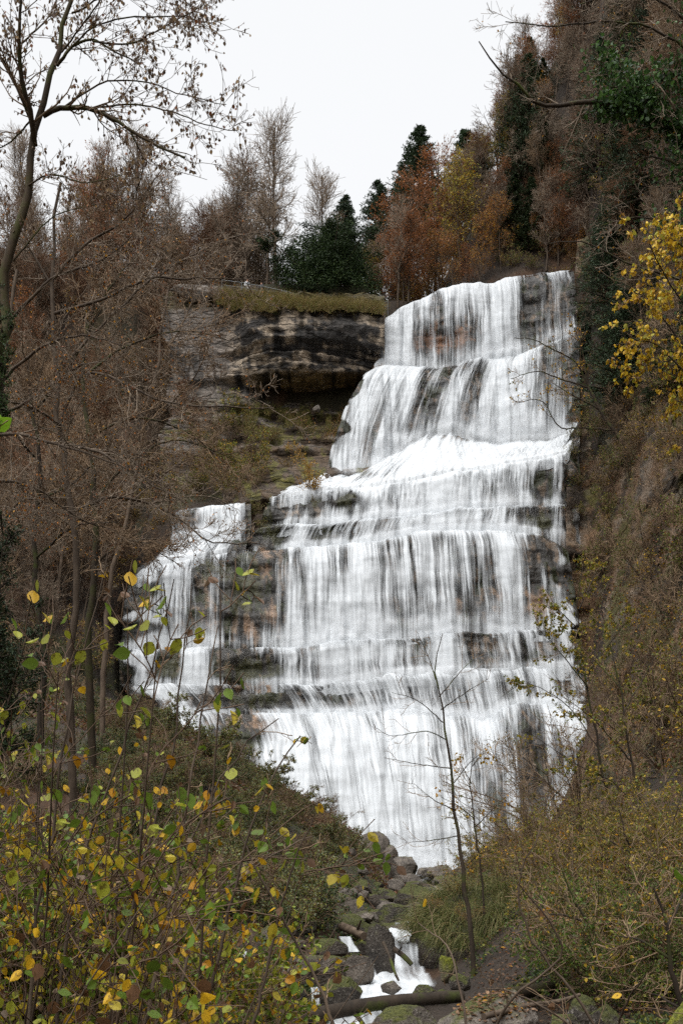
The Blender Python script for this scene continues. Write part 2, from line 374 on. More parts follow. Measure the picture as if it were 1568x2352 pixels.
def mat_spray():
    m, n, o = newmat('spray'); d = N(n, 'ShaderNodeAttribute', attribute_name='dens').outputs['Fac']; a = noise(n, 1.6, 5, 0.65, None, (1, 1, 0.7)); k = rng_node(n, a.outputs[0], 0.3, 0.68, 0.15, 1.0)
    mm = N(n, 'ShaderNodeMath', operation='MULTIPLY'); n.links.new(d, mm.inputs[0]); n.links.new(k, mm.inputs[1])
    df = N(n, 'ShaderNodeBsdfDiffuse'); df.inputs[0].default_value = (0.64, 0.66, 0.68, 1); tr = N(n, 'ShaderNodeBsdfTransparent'); mx = N(n, 'ShaderNodeMixShader')
    n.links.new(mm.outputs[0], mx.inputs[0]); n.links.new(tr.outputs[0], mx.inputs[1]); n.links.new(df.outputs[0], mx.inputs[2]); n.links.new(mx.outputs[0], o.inputs[0]); return m
M['spray'] = mat_spray()
# ------------------------------------------------------------------ the lie of the land
def ip(y, a, b): return np.interp(y, a, b)
def T(x, y):
    x = np.asarray(x, float); y = np.asarray(y, float); x, y = np.broadcast_arrays(x, y)
    xs = ip(y, [0, 15, 25, 70], [0.2, 0.75, 1.75, 6.1])
    zs = ip(y, [-300, 0, 8, 12.5, 16, 20, 24, 60, 72, 100], [-3, -1.8, -1.95, -2.95, -3.05, -2.95, -2.5, -1.8, -1.6, -1.2])
    hw = ip(y, [0, 14, 24, 60], [1.0, 1.3, 1.0, 2.0])
    dl = np.maximum(xs-x-hw, 0); dr = np.maximum(x-xs-hw, 0)
    hl = ip(y, [0, 12, 18, 25, 40, 60, 75], [0.25, 0.6, 1.0, 2.6, 5.5, 10.0, 10.0]); sl = ip(y, [0, 12, 25, 40, 60], [0.1, 0.3, 0.55, 1.0, 1.1])
    left = hl*(1-np.exp(-sl*dl/hl))+0.22*np.maximum(dl-7, 0)
    hr = ip(y, [0, 12, 16, 22, 40, 60], [0.3, 0.8, 1.3, 1.9, 2.0, 2.6]); sr = ip(y, [0, 12, 20, 60], [0.2, 0.6, 1.6, 1.0])
    slope = ip(y, [0, 30, 60, 80, 100], [0.8, 1.6, 2.5, 6, 14]); xr = 0.14*y+6.5
    q = (x-xr)/1.2; spl = np.where(q > 20, q, np.log1p(np.exp(np.minimum(q, 20))))*1.2
    cap = 57+2.0*np.maximum(0, x-9)+0.2*(y-104)
    right = hr*(1-np.exp(-sr*dr/hr))+slope*spl
    base = zs+left+right
    base = np.minimum(base, np.where(x > 10, np.maximum(cap, 5), 1e6))
    lw = sm(-16.5, -19, x)                                               # far left slope
    base = base+lw*0.95*np.maximum(0, y-67)*np.where(y < 100, 1, 1)
    mid = sm(-19, -17, x)*sm(-5, -6.5, x)                                # ground behind the left wing of the falls
    base = base*(1-mid*sm(85.2, 87.5, y))+mid*sm(85.2, 87.5, y)*(29.0+0.75*(y-87))
    U = 57+0.2*np.maximum(0, y-104)+2.0*np.maximum(0, x-8.5)*sm(100, 116, y)*(1-0.35*sm(116, 160, y))+0.22*np.maximum(0, -18-x)
    yc = np.where(x < 3.4, 98.2, 101.2)
    k = sm(0, 2.2, y-yc)
    z = base*(1-k)+np.maximum(U, np.where(x > 20, base, -1e9))*k
    z = np.minimum(z, 112+0*z)
    return z+0.5*(fbm(x*0.35, y*0.35, 3)-0.5)*sm(0, 14, np.abs(x-xs)+ip(y, [0, 30], [0, 10]))*ip(y, [0, 40, 70], [0.4, 1, 2.5])
def hit(px, py, d0=6.0, d1=170.0, n=700):
    """where the sight line through (px, py) meets the ground"""
    px = np.atleast_1d(np.asarray(px, float)); py = np.atleast_1d(np.asarray(py, float))
    d = np.linspace(d0, d1, n)[None, :]
    z = (HOR-py)[:, None]*d/F; x = (px-784)[:, None]*d/F
    below = T(x, np.broadcast_to(d, x.shape)) > z
    i = np.argmax(below, 1); dd = np.where(below.any(1), d[0, i], np.nan)
    return dd

def build_ground():
    xa = np.r_[np.linspace(-700, -70, 26)[:-1], np.arange(-70, 70, 0.8), np.linspace(70, 700, 26)]
    ya = np.r_[np.linspace(-300, -6, 14)[:-1], np.arange(-6, 30, 0.45), np.arange(30, 135, 0.7), np.linspace(135, 1500, 36)]
    X, Y = np.meshgrid(xa, ya); Z = T(X, Y)
    V = np.stack([X, Y, Z], -1).reshape(-1, 3)
    q = fbm(V[:, 0]*0.5, V[:, 1]*0.5, V[:, 2]*0.3, 5)[:, None]; r = fbm(V[:, 0]*0.13+9, V[:, 1]*0.13, V[:, 2]*0.1, 4)[:, None]
    col = np.array(lin(52, 43, 35))*(0.6+0.8*q); col = np.where(r > 0.56, np.array(lin(50, 48, 28))*(0.6+0.8*q), col); col = np.where(r < 0.4, np.array(lin(72, 53, 38))*(0.6+0.8*q), col)
    o = obj('ground', meshdata('ground', [(V, grid_faces(len(ya), len(xa)), 0, col)], [M['soil']]))
    tag(o, 'brown leaf strewn earth of the gorge floor and wooded slopes', 'ground', None, 'structure')
build_ground()

# ------------------------------------------------------------------ the waterfall: a stair of rock bands, each with its sheet of water
def ln(*p): return np.array(p, float)
A_lip = ln((864, 760, 98.6), (876, 744, 99), (890, 732, 99.3), (905, 722, 99.6), (941, 701, 100), (977, 686, 100.2), (1013, 668, 100.4), (1064, 654, 100.5), (1132, 652, 100.4), (1154, 645, 100.4), (1197, 638, 100.3), (1273, 629, 100), (1315, 622, 99.5))
A_foot = ln((858, 850, 97.8), (887, 837, 98), (923, 838, 98.2), (959, 842, 98.4), (1010, 842, 98.4), (1039, 834, 98.4), (1067, 829, 98.4), (1103, 820, 98.4), (1139, 822, 98.4), (1183, 816, 98.2), (1226, 800, 98), (1269, 783, 97.6), (1328, 760, 97.2))
B_lip = A_foot+np.array([0, 5, -1.0])
B_foot = ln((748, 1082, 91), (780, 1090, 91), (815, 1095, 91.2), (842, 1090, 91.6), (887, 1060, 92.6), (949, 1014, 94), (996, 992, 94.6), (1046, 985, 95), (1096, 1010, 94.6), (1147, 1018, 94.4), (1212, 1014, 94.2), (1255, 1018, 94), (1291, 999, 93.6), (1332, 958, 93))
C_top = B_foot+np.array([0, -3, 0.3])
C_bot = ln((618, 1152, 86.5), (690, 1136, 86.6), (760, 1128, 86.8), (815, 1124, 87), (902, 1111, 87.2), (988, 1096, 87.4), (1031, 1087, 87.4), (1139, 1073, 87.2), (1175, 1064, 87), (1266, 1050, 86.5), (1292, 1044, 86.6), (1330, 1000, 88.5))
D_lip = C_bot+np.array([0, 3, -0.4])
D_foot = ln((598, 1208, 85.4), (690, 1203, 85.5), (753, 1205, 85.6), (793, 1199, 85.6), (873, 1189, 85.8), (953, 1181, 86), (1009, 1177, 86), (1057, 1165, 86), (1113, 1165, 86), (1177, 1161, 85.8), (1241, 1159, 85.5), (1296, 1160, 85.2), (1330, 1165, 85.2))
E_lip = D_foot+np.array([0, 4, -0.7])
E_foot = ln((562, 1264, 84.2), (622, 1261, 84.2), (683, 1256, 84.2), (753, 1252, 84.3), (833, 1246, 84.4), (857, 1244, 84.5), (913, 1231, 84.6), (953, 1219, 84.8), (1033, 1219, 84.8), (1113, 1217, 84.8), (1153, 1219, 84.6), (1253, 1227, 84.2), (1300, 1232, 83.9), (1328, 1240, 83.6))
F_lip = ln((296, 1342, 79.3), (318, 1322, 79.6), (341, 1312, 79.8), (377, 1299, 80.2), (424, 1289, 80.8), (452, 1283, 81.2), (503, 1276, 81.8), (535, 1271, 82.2), (564, 1267, 82.6), (622, 1265, 82.9), (683, 1260, 83.1), (773, 1256, 83.3), (833, 1250, 83.4), (857, 1248, 83.4), (913, 1236, 83.5), (953, 1224, 83.5), (1033, 1223, 83.5), (1113, 1221, 83.5), (1153, 1223, 83.3), (1253, 1232, 82.8), (1300, 1262, 82.4))
F_foot = ln((280, 1492, 77.6), (373, 1488, 78.2), (413, 1485, 78.5), (499, 1484, 79.2), (611, 1486, 80.0), (683, 1484, 80.5), (715, 1480, 80.7), (777, 1469, 81), (833, 1466, 81), (929, 1464, 81), (1001, 1458, 81), (1065, 1448, 81), (1137, 1450, 81), (1177, 1446, 80.9), (1253, 1442, 80.5), (1330, 1446, 79.9))
G1_lip = F_foot+np.array([0, 5, -0.9])
G1_foot = ln((276, 1567, 76.2), (409, 1569, 77.0), (499, 1571, 77.6), (647, 1569, 78.6), (740, 1571, 79.2), (800, 1560, 79.5), (929, 1545, 79.5), (1137, 1535, 79.5), (1253, 1530, 79), (1345, 1530, 78.4))
G2_lip = G1_foot+np.array([0, 3, -0.35])*np.r_[np.full(5, 1.6), np.full(5, 0.3)][:, None]
G2_foot = ln((330, 1637, 75.3), (503, 1636, 76.4), (654, 1637, 77.4), (753, 1635, 78), (833, 1636, 78.4), (893, 1628, 78.6), (945, 1624, 78.6), (993, 1639, 78.4), (1057, 1643, 78.4), (1125, 1647, 78.2), (1155, 1621, 78), (1197, 1613, 77.9), (1269, 1615, 77.5), (1358, 1618, 76.8))
H_lip = G2_foot+np.array([0, 4, -0.9])
H_foot = ln((430, 1830, 69.5), (560, 1880, 70.2), (640, 1905, 70.8), (760, 1950, 71), (850, 1985, 71), (960, 2002, 71), (1060, 2006, 71), (1160, 2008, 71), (1260, 1990, 71), (1372, 1965, 70.5))
W_lip = ln((396, 1188, 85.3), (415, 1177, 85.3), (452, 1171, 85.3), (503, 1165, 85.3), (550, 1160, 85.3), (576, 1157, 85.3))
W_foot = ln((392, 1247, 84.2), (452, 1229, 84.2), (500, 1232, 84.2), (540, 1222, 84.2), (578, 1209, 84.2))
WS_top = W_foot+np.array([0, 3, -0.2])
WS_bot = ln((296, 1338, 79.6), (341, 1308, 80.1), (377, 1295, 80.5), (424, 1285, 81.1), (503, 1272, 82.1), (564, 1263, 82.9))

# painted amounts of water: (px, py, rx, ry, how much more or less)
DENS = [(1010, 770, 55, 60, -.30), (1070, 770, 45, 70, -.34), (985, 800, 40, 50, -.15), (900, 790, 50, 50, .12), (1132, 750, 32, 80, .55), (1240, 700, 40, 70, -.08), (1292, 700, 30, 90, -.16), (1190, 760, 45, 45, .0), (1060, 700, 60, 30, -.08),
        (1010, 930, 70, 50, .05), (900, 1010, 70, 60, -.16), (838, 1060, 22, 60, -.3), (940, 960, 50, 50, -.06), (1120, 930, 60, 100, .3), (1190, 900, 60, 80, .24), (1290, 890, 32, 90, -.22), (1050, 890, 50, 60, .06), (1240, 960, 50, 50, .1), (790, 1000, 40, 80, -.05), (1035, 830, 25, 15, -.25), (1000, 835, 15, 14, -.2),
        (1030, 1040, 260, 40, .35), (760, 1110, 90, 25, .2), (790, 1143, 36, 20, -.75), (720, 1150, 22, 14, -.6), (640, 1160, 22, 40, -.35), (600, 1190, 30, 60, -.8), (840, 1150, 60, 30, .02), (1000, 1140, 160, 40, .18), (1230, 1110, 50, 50, -.42), (1210, 1185, 40, 30, -.5), (1262, 1120, 32, 70, -.12), (1150, 1110, 50, 60, -.04),
        (720, 1225, 30, 30, -.35), (600, 1240, 50, 40, -.62), (820, 1230, 60, 25, -.1), (1000, 1200, 120, 25, .35), (1280, 1230, 50, 60, -.35),
        (350, 1420, 80, 90, .12), (430, 1290, 45, 40, .12), (500, 1390, 45, 110, -.44), (560, 1380, 42, 120, -.56), (605, 1380, 34, 120, -.54), (480, 1300, 40, 30, -.4), (705, 1390, 24, 90, -.26), (668, 1390, 16, 100, .1), (650, 1300, 20, 40, .1), (770, 1370, 40, 90, .22), (860, 1380, 70, 100, .2), (960, 1290, 80, 50, .2), (1030, 1400, 60, 60, -.24), (960, 1400, 30, 70, -.1), (1150, 1385, 34, 70, -.5), (1110, 1290, 40, 60, -.12), (1192, 1370, 10, 110, .4), (1235, 1370, 35, 120, -.42), (1275, 1390, 28, 60, -.05), (1300, 1390, 20, 80, -.2), (1050, 1270, 60, 30, .1), (1180, 1260, 30, 30, .1), (1250, 1270, 40, 40, -.5),
        (520, 1525, 60, 45, -.45), (600, 1530, 70, 45, -.7), (395, 1530, 22, 45, -.6), (570, 1600, 100, 35, -.7), (470, 1600, 40, 40, -.15), (760, 1530, 70, 40, .2), (760, 1500, 150, 20, .3), (870, 1590, 70, 40, -.04), (1000, 1500, 140, 30, .2), (1070, 1590, 80, 40, -.18), (1200, 1550, 60, 70, -.24), (1310, 1550, 40, 70, -.08), (930, 1560, 50, 60, .12), (1260, 1500, 30, 50, .0),
        (570, 1670, 80, 50, -.8), (650, 1680, 40, 40, -.1), (760, 1720, 120, 80, .25), (920, 1690, 80, 60, .3), (1060, 1670, 100, 30, .1), (1180, 1680, 40, 60, -.05), (1250, 1760, 60, 130, -.5), (1330, 1760, 40, 130, -.1), (960, 1860, 120, 100, .16), (850, 1780, 20, 70, -.18), (1100, 1850, 80, 120, .1), (1180, 1900, 50, 90, .0), (700, 1830, 80, 90, .1)]
def dens_at(px, py):
    d = np.zeros_like(px)
    for cx, cy, rx, ry, a in DENS: d += a*np.exp(-((px-cx)/rx)**2-((py-cy)/ry)**2)
    return d
# painted kinds of rock: (px, py, rx, ry, kind)
ROCKP = [(1030, 785, 70, 45, 'orange'), (990, 780, 40, 45, 'orange'), (1155, 1390, 28, 55, 'tan'), (1050, 1390, 12, 50, 'tan'), (1240, 1390, 60, 60, 'tan'), (610, 1300, 20, 60, 'tan'), (625, 1420, 14, 60, 'tan'), (570, 1440, 30, 40, 'tan'), (480, 1420, 20, 60, 'tan'),
         (560, 1340, 60, 90, 'moss'), (500, 1300, 50, 40, 'moss'), (600, 1200, 50, 50, 'moss'), (790, 1143, 40, 22, 'moss'), (720, 1150, 26, 18, 'moss'), (560, 1540, 60, 40, 'moss'), (395, 1530, 30, 50, 'moss'), (640, 1540, 60, 30, 'moss'), (600, 1610, 80, 25, 'moss'), (640, 1225, 60, 30, 'moss'), (730, 1225, 40, 30, 'moss'), (570, 1580, 90, 12, 'tan'), (610, 1660, 60, 30, 'tan'), (700, 1490, 50, 8, 'tan'), (1240, 1200, 60, 25, 'moss'), (840, 1760, 14, 60, 'tan'), (840, 1040, 14, 60, 'tan'), (900, 1030, 30, 40, 'tan')]
RC = dict(orange=np.array(lin(112, 74, 44)), tan=np.array(lin(136, 110, 88)), moss=np.array(lin(52, 52, 24)))
def rock_col(W):
    px = 784+W[:, 0]*F/W[:, 1]; py = HOR-W[:, 2]*F/W[:, 1]
    a = fbm(W[:, 0]*1.5, W[:, 1]*1.5, W[:, 2]*0.5, 5); b = fbm(W[:, 0]*2.6+7, W[:, 1]*2.6, W[:, 2]*0.8, 4)
    col = np.array(lin(50, 47, 43))[None]*(0.45+1.1*a[:, None])
    col = np.where((b > 0.57)[:, None], np.array(lin(98, 84, 70))[None]*(0.7+0.6*a[:, None]), col)
    col = np.where((a < 0.40)[:, None], np.array(lin(44, 46, 24))[None], col)
    for cx, cy, rx, ry, k in ROCKP:
        g = np.exp(-((px-cx)/rx)**2-((py-cy)/ry)**2); m = 0.9*sm(0.40, 0.66, g*0.55+1.1*(b-0.36))
        col = col*(1-m[:, None])+m[:, None]*RC[k][None]*(0.6+0.8*a[:, None])
    return col
def resamp(l, n, W=True):
    f = (l[:, 0]-l[0, 0])/(l[-1, 0]-l[0, 0]); t = np.linspace(0, 1, n)
    q = np.stack([np.interp(t, f, l[:, i]) for i in range(3)], -1)
    return at(q[:, 0], q[:, 1], q[:, 2])
rock_parts, water_parts, wuv, wdens, spray_parts, sdens = [], [], [], [], [], []
def band(top, bot, dens, kind='riser', back=4.0, edge=(0.06, 0.06), foam=0.35, lipfoam=0.12, wat=True, pw=0.62, chunk=1.0, vs=1.3, spray=0.75):
    t0 = resamp(top, 60); width = np.linalg.norm(np.diff(t0[:, :2], axis=0), axis=1).sum()
    b0 = resamp(bot, 60); width = max(width, np.linalg.norm(np.diff(b0[:, :2], axis=0), axis=1).sum())
    nc = int(width/0.11)+2; tp, bt = resamp(top, nc), resamp(bot, nc)
    jag = fbm(tp[:, 0]*0.7, tp[:, 1]*0.3, 11, 4)-0.5                      # broken lip
    tp[:, 1] += 0.7*jag; tp[:, 2] += 0.25*(fbm(tp[:, 0]*1.3, 3, 5, 3)-0.5)
    hgt = np.mean(tp[:, 2]-bt[:, 2])
    nr = max(int(abs(hgt)/0.14), 8)+2
    v = np.linspace(0, 1.0, nr)
    h = v**pw if kind == 'riser' else v
    P = np.empty((nr, nc, 3)); P[..., :2] = tp[None, :, :2]+(bt-tp)[None, :, :2]*h[:, None, None]; P[..., 2] = tp[None, :, 2]+(bt-tp)[None, :, 2]*v[:, None]
    X, Y, Z = P[..., 0], P[..., 1], P[..., 2]
    # rock: flutes down the face, ledges across it
    R = P.copy()
    fl = fbm(X*0.8, Z*0.12, 3, 4)-0.5; st = fbm(X*0.16, Z*0.9, Y*0.1+5, 4)-0.5; bl = fbm(X*0.5, Z*0.5, 9, 4)-0.5
    env = np.minimum(1, v*5)[:, None]
    steps = (np.floor(Z*0.8+2.2*fbm(X*0.12, Z*0.1, 2, 2))*0.37) % 1.0-0.5
    push = (1.1*fl+0.9*st+0.9*bl+0.3*steps)*env*chunk
    R[..., 1] -= push; 
    row0 = tp+np.array([0, back, 0.06*back]); row1 = tp+np.array([0, 0.25, 0.02]); low = R[-1]+np.array([0, 0.15, -1.6])
    RR = np.concatenate([row0[None], row1[None], R, low[None]], 0)
    rock_parts.append((RR.reshape(-1, 3), grid_faces(nr+3, nc), 0, rock_col(RR.reshape(-1, 3))))
    if not wat: return
    # water: follows the broad shape of the rock, standing off it
    Wt = P.copy(); sm_push = (1.1*fl*0.95+0.25*st+0.4*bl)*env*chunk
    strand = fbm(X*2.3, Z*0.10, 21, 3)-0.5
    Wt[..., 1] = Wt[..., 1]-sm_push-0.30-0.55*strand*env-0.36*env
    Wt[..., 2] += 0.05
    f1 = tp+np.array([0, 1.6, 0.13]); f2 = tp+np.array([0, 0.55, 0.12]); f3 = tp+np.array([0, 0.05, 0.09])
    end = Wt[-1]+np.array([0, -0.1, -1.3])
    WW = np.concatenate([f1[None], f2[None], f3[None], Wt, end[None]], 0); n2 = nr+4
    u = np.r_[0, np.cumsum(np.linalg.norm(np.diff(0.5*(tp+bt)[:, :2], axis=0), axis=1))]+rng.uniform(0, 50)
    seg = np.linalg.norm(np.diff(WW, axis=0), axis=2).mean(1); vv = vs*np.r_[0, np.cumsum(seg)]+rng.uniform(0, 50)
    vfull = np.r_[-0.1, -0.05, -0.02, v, 1.04]
    Q = WW.reshape(-1, 3); px = 784+Q[:, 0]*F/Q[:, 1]; py = HOR-Q[:, 2]*F/Q[:, 1]
    s = np.linspace(0, 1, nc)
    D = dens-0.03+0.85*dens_at(px, py).reshape(n2, nc)+(1.15 if kind == 'riser' else 0.3)*(fbm(u[None]*0.45, vv[:, None]*0.045, 13, 3)-0.5)+(0.5 if kind == 'riser' else 0.3)*(fbm(u[None]*1.4, vv[:, None]*0.09, 17, 2)-0.5)
    D += foam*sm(0.80, 1.0, vfull)[:, None]*(0.6+0.8*fbm(X[:1]*0.6, 4, 1, 3))+lipfoam*(1-sm(-0.02, 0.10, vfull))[:, None]
    D -= 0.9*(1-sm(0, edge[0], s+0.12*(fbm(Z.mean()*0+np.arange(n2)[:, None]*0.12, s[None]*0+3, 7, 2)-0.5)))+0.9*(1-sm(0, edge[1], 1-s+0.08*(fbm(np.arange(n2)[:, None]*0.12, s[None]*0+9, 3, 2)-0.5)))
    if kind == 'slope': D -= 0.7*(1-sm(0.0, 0.3, vfull[:, None]+0.25*(fbm(u[None]*0.6, 2, 3, 3)-0.5)))
    UV = np.stack([np.broadcast_to(u[None], (n2, nc)), np.broadcast_to(vv[:, None], (n2, nc))], -1).reshape(-1, 2)
    water_parts.append((Q, grid_faces(n2, nc), 0, None)); wuv.append(UV); wdens.append(np.clip(D, -0.2, 1.15).ravel())
    if spray > 0:                                                          # the white breath of spray where each sheet lands
        q0 = max(int(nr*0.62), 1); up = Wt[q0:]; low_ = np.stack([Wt[-1]+np.array([0, -0.35, -0.35]), Wt[-1]+np.array([0, -0.5, -0.9])], 0)
        SP = np.concatenate([up, low_], 0); SP[..., 1] -= 0.55+0.5*fbm(SP[..., 0]*0.5, SP[..., 2]*0.5, 31, 3)
        vq = np.r_[v[q0:], 1.03, 1.08]; prof = sm(0.64, 0.97, vq)*(1-sm(1.0, 1.08, vq)*0.999)
        wetness = np.clip((D[-3]-0.45)/0.5, 0, 1)*(sm(0.02, 0.10, s)*sm(0.02, 0.10, 1-s))
        A_ = spray*prof[:, None]*wetness[None]*(0.25+1.3*fbm(SP[..., 0]*0.55, SP[..., 2]*0.7, 41, 4)); A_[0] = 0; A_[-1] = 0
        spray_parts.append((SP.reshape(-1, 3), grid_faces(len(SP), nc), 0, None)); sdens.append(np.clip(A_, 0, 0.9).ravel())

band(A_lip, A_foot, 0.52, edge=(0.02, 0.04), foam=0.2)
band(B_lip, B_foot, 0.60, edge=(0.03, 0.04), foam=0.3)
band(C_top, C_bot, 0.70, 'slope', edge=(0.03, 0.03), foam=0.05, chunk=0.5, back=1.0, vs=2.5, spray=0.0)
band(D_lip, D_foot, 0.66, edge=(0.02, 0.08), foam=0.3, vs=2.6)
band(E_lip, E_foot, 0.66, edge=(0.02, 0.10), foam=0.3, vs=2.6)
band(W_lip, W_foot, 0.60, edge=(0.05, 0.06), foam=0.4, vs=2.0)
band(WS_top, WS_bot, 0.72, 'slope', edge=(0.10, 0.18), foam=0.1, chunk=0.8, back=1.0, vs=2.0, spray=0.3)
band(F_lip, F_foot, 0.60, edge=(0.08, 0.03), foam=0.25, lipfoam=0.2)
band(G1_lip, G1_foot, 0.62, edge=(0.05, 0.03), foam=0.25, pw=0.8, vs=1.9)
band(G2_lip, G2_foot, 0.60, edge=(0.08, 0.03), foam=0.3, pw=0.8, vs=1.9)
band(H_lip, H_foot, 0.66, edge=(0.05, 0.03), foam=0.3, pw=0.75)
tag(obj('waterfall_rock', meshdata('waterfall_rock', rock_parts, [M['rock']])), 'dark wet stepped rock and mossy ledges behind the white falls', 'rock face', None, 'structure')
me = meshdata('waterfall', water_parts, [M['water']])
wu, wd = np.concatenate(wuv), np.concatenate(wdens)
uvl = me.uv_layers.new(name='flow'); li = np.empty(len(me.loops), np.int32); me.loops.foreach_get('vertex_index', li)
uvl.data.foreach_set('uv', wu[li].astype(np.float32).ravel())
a = me.attributes.new('dens', 'FLOAT', 'POINT'); a.data.foreach_set('value', wd.astype(np.float32))
tag(obj('waterfall', me), 'wide white waterfall fanning down a stair of rock ledges', 'waterfall', None, 'structure')

me = meshdata('spray', spray_parts, [M['spray']]); a = me.attributes.new('dens', 'FLOAT', 'POINT'); a.data.foreach_set('value', np.concatenate(sdens).astype(np.float32))
tag(obj('water_spray', me), 'thin white spray where the falling sheets land on the ledges', 'spray', None, 'structure')

# ------------------------------------------------------------------ cliffs beside the falls
def sheet(name, pxs, pys, dfun, colfun, mat, label, cat, amp=(1.0, 1.0), step=5, layer=1.1, soft=None, drop=None):
    gx = np.arange(pxs[0], pxs[1]+1, step); gy = np.arange(pys[0], pys[1]+1, step)
    PX, PY = np.meshgrid(gx, gy); D = dfun(PX, PY); W = at(PX, PY, D)
    X, Z = W[..., 0], W[..., 2]
    zz = Z*layer+1.3*fbm(X*0.10, Z*0.08, 4, 3); lay = np.floor(zz); fr = zz-lay
    led = _h(lay.astype(np.int64), np.floor(X*0.12+lay*3.1).astype(np.int64)*0+3, 5)-0.5
    led2 = _h(lay.astype(np.int64)+1, 0*lay.astype(np.int64)+3, 5)-0.5
    led = led*(1-sm(0.78, 1, fr))+led2*sm(0.78, 1, fr)
    push = amp[0]*led*1.6+amp[1]*(1.8*(fbm(X*0.45, W[..., 1]*0.4, Z*0.5, 5)-0.5)+0.9*(fbm(X*1.6, 2, Z*2.2, 3)-0.5))
    if soft is not None: push = push*soft(PX, PY)
    W[..., 1] -= push
    V = W.reshape(-1, 3); FF = grid_faces(len(gy), len(gx))
    if drop is not None: FF = FF[~drop(PX.ravel()[FF].mean(1), PY.ravel()[FF].mean(1))]
    o = obj(name, meshdata(name, [(V, FF, 0, colfun(V, PX.ravel(), PY.ravel(), push.ravel()))], [mat]))
    return tag(o, label, cat, None, 'structure')
def d_over(px, py):
    top = ip(px, [340, 520, 560, 700, 880], [97.2, 97.0, 96.6, 97, 98.6])
    belly = 2.2*np.exp(-((py-770)/70)**2)*sm(520, 620, px)
    under = 3.0*sm(860, 905, py)*(1-sm(940, 1130, py)*0.9)*sm(560, 640, px)*(1-sm(800, 880, px))
    fwd = ip(py, [900, 940, 1000, 1100, 1160, 1260], [0, 0.5, 3, 8.2, 10.5, 11.5])*sm(480, 640, px)
    fwdl = ip(py, [900, 1000, 1180, 1260], [0, 1.0, 7, 9])*(1-sm(480, 640, px))
    return top-belly+under-fwd-fwdl
def c_over(V, px, py, push):
    a = fbm(V[:, 0]*0.9, V[:, 1], V[:, 2]*0.9, 5); b = fbm(V[:, 0]*1.8+4, 3, V[:, 2]*0.9, 4); s = fbm(V[:, 0]*0.35, 8, V[:, 2]*2.4, 4); c2 = fbm(V[:, 0]*0.25+2, 1, V[:, 2]*0.25, 3)
    grey = np.array(lin(140, 130, 121)); dark = np.array(lin(62, 58, 55)); tan = np.array(lin(190, 172, 150)); soil = np.array(lin(92, 76, 60)); moss = np.array(lin(104, 98, 42))
    col = grey[None]*(0.55+0.8*a[:, None])
    inner = sm(505, 560, px+40*(c2-0.5))*(1-sm(905, 930, py))
    pale = sm(0.47, 0.58, 0.45*b+0.55*s)*sm(0.38, 0.54, c2+0.1*np.exp(-((py-800)/70)**2))
    dk = dark[None]*(0.55+0.9*a[:, None])*(1-pale[:, None])+pale[:, None]*tan[None]*(0.6+0.7*b[:, None])
    col = col*(1-inner[:, None])+dk*inner[:, None]
    hf = fbm(V[:, 0]*5, V[:, 1]*2, V[:, 2]*8, 3); seep = sm(0.52, 0.62, fbm(V[:, 0]*2.6, 5, V[:, 2]*0.22, 3))*sm(0.4, 0.55, fbm(V[:, 0]*0.4, 1, V[:, 2]*0.3, 2))
    col = col*(0.35+1.3*hf[:, None])*(1-0.7*seep[:, None])
    tp_ = (1-sm(700, 722, py+26*(b-0.5)))[:, None]; col = col*(1-tp_)+tp_*np.array(lin(86, 76, 40))*(0.4+1.1*a[:, None])
    low = sm(905, 945, py+30*(a-0.5))
    lc = soil[None]*(0.55+0.9*a[:, None]); mm = sm(0.5, 0.58, b+0.12*(1-sm(930, 1000, py)))[:, None]; lc = lc*(1-mm)+mm*moss[None]*(0.5+a[:, None])
    gl = sm(0.55, 0.65, s+0.2*(1-sm(480, 560, px)))[:, None]*(1-sm(1020, 1060, py))[:, None]; lc = lc*(1-gl)+gl*grey[None]*0.8
    return col*(1-low[:, None])+lc*low[:, None]
sheet('cliff', (335, 885), (668, 1260), d_over, c_over, M['cliff'], 'dark layered limestone overhang streaked pale beside the top of the falls', 'cliff', (1.0, 0.8), 4, soft=lambda a, b: 0.25+0.75*sm(480, 570, a), drop=lambda a, b: a < 350+60*fbm(b*0.02, 2, 7, 3))
def d_right(px, py):
    d = hit(px.ravel(), py.ravel(), 35, 130, 190).reshape(px.shape); d = np.where(np.isnan(d), 110, d)
    e = ip(py, [560, 780, 960, 1060, 1230, 1450, 1640, 1800], [100, 97, 93, 86.4, 83.6, 80, 77, 73]); k = sm(1300, 1410, px); return np.minimum(d-0.7, 98)*k+(e+0.3)*(1-k)
def c_right(V, px, py, push):
    a = fbm(V[:, 0]*0.6, V[:, 1]*0.6, V[:, 2]*0.9, 5); b = fbm(V[:, 0]*0.3+3, V[:, 1]*0.3, V[:, 2]*0.5, 4)
    soil = np.array(lin(122, 96, 72)); dk = np.array(lin(66, 56, 46)); gr = np.array(lin(88, 82, 42)); gy = np.array(lin(120, 110, 98))
    col = soil[None]*(0.45+0.95*a[:, None])
    m = sm(0.5, 0.58, b)[:, None]; col = col*(1-m)+m*dk[None]*(0.5+a[:, None])
    g = sm(0.53, 0.6, fbm(V[:, 0]*0.4+9, V[:, 1]*0.4, V[:, 2]*0.3, 4))[:, None]; col = col*(1-g)+g*gr[None]*(0.5+a[:, None])
    k = (sm(0.5, 0.62, a)*sm(1480, 1400, py))[:, None]*0.6; return col*(1-k)+k*gy[None]
sheet('hillside', (1260, 1720), (560, 1790), d_right, c_right, M['bank'], 'steep brown earth and rock bank right of the falls', 'hillside', (2.4, 1.3), 5, 0.42, soft=lambda a, b: 0.35+0.65*sm(1300, 1400, a), drop=lambda a, b: (a < 1322) & (b < 1046) | (a < 1296))

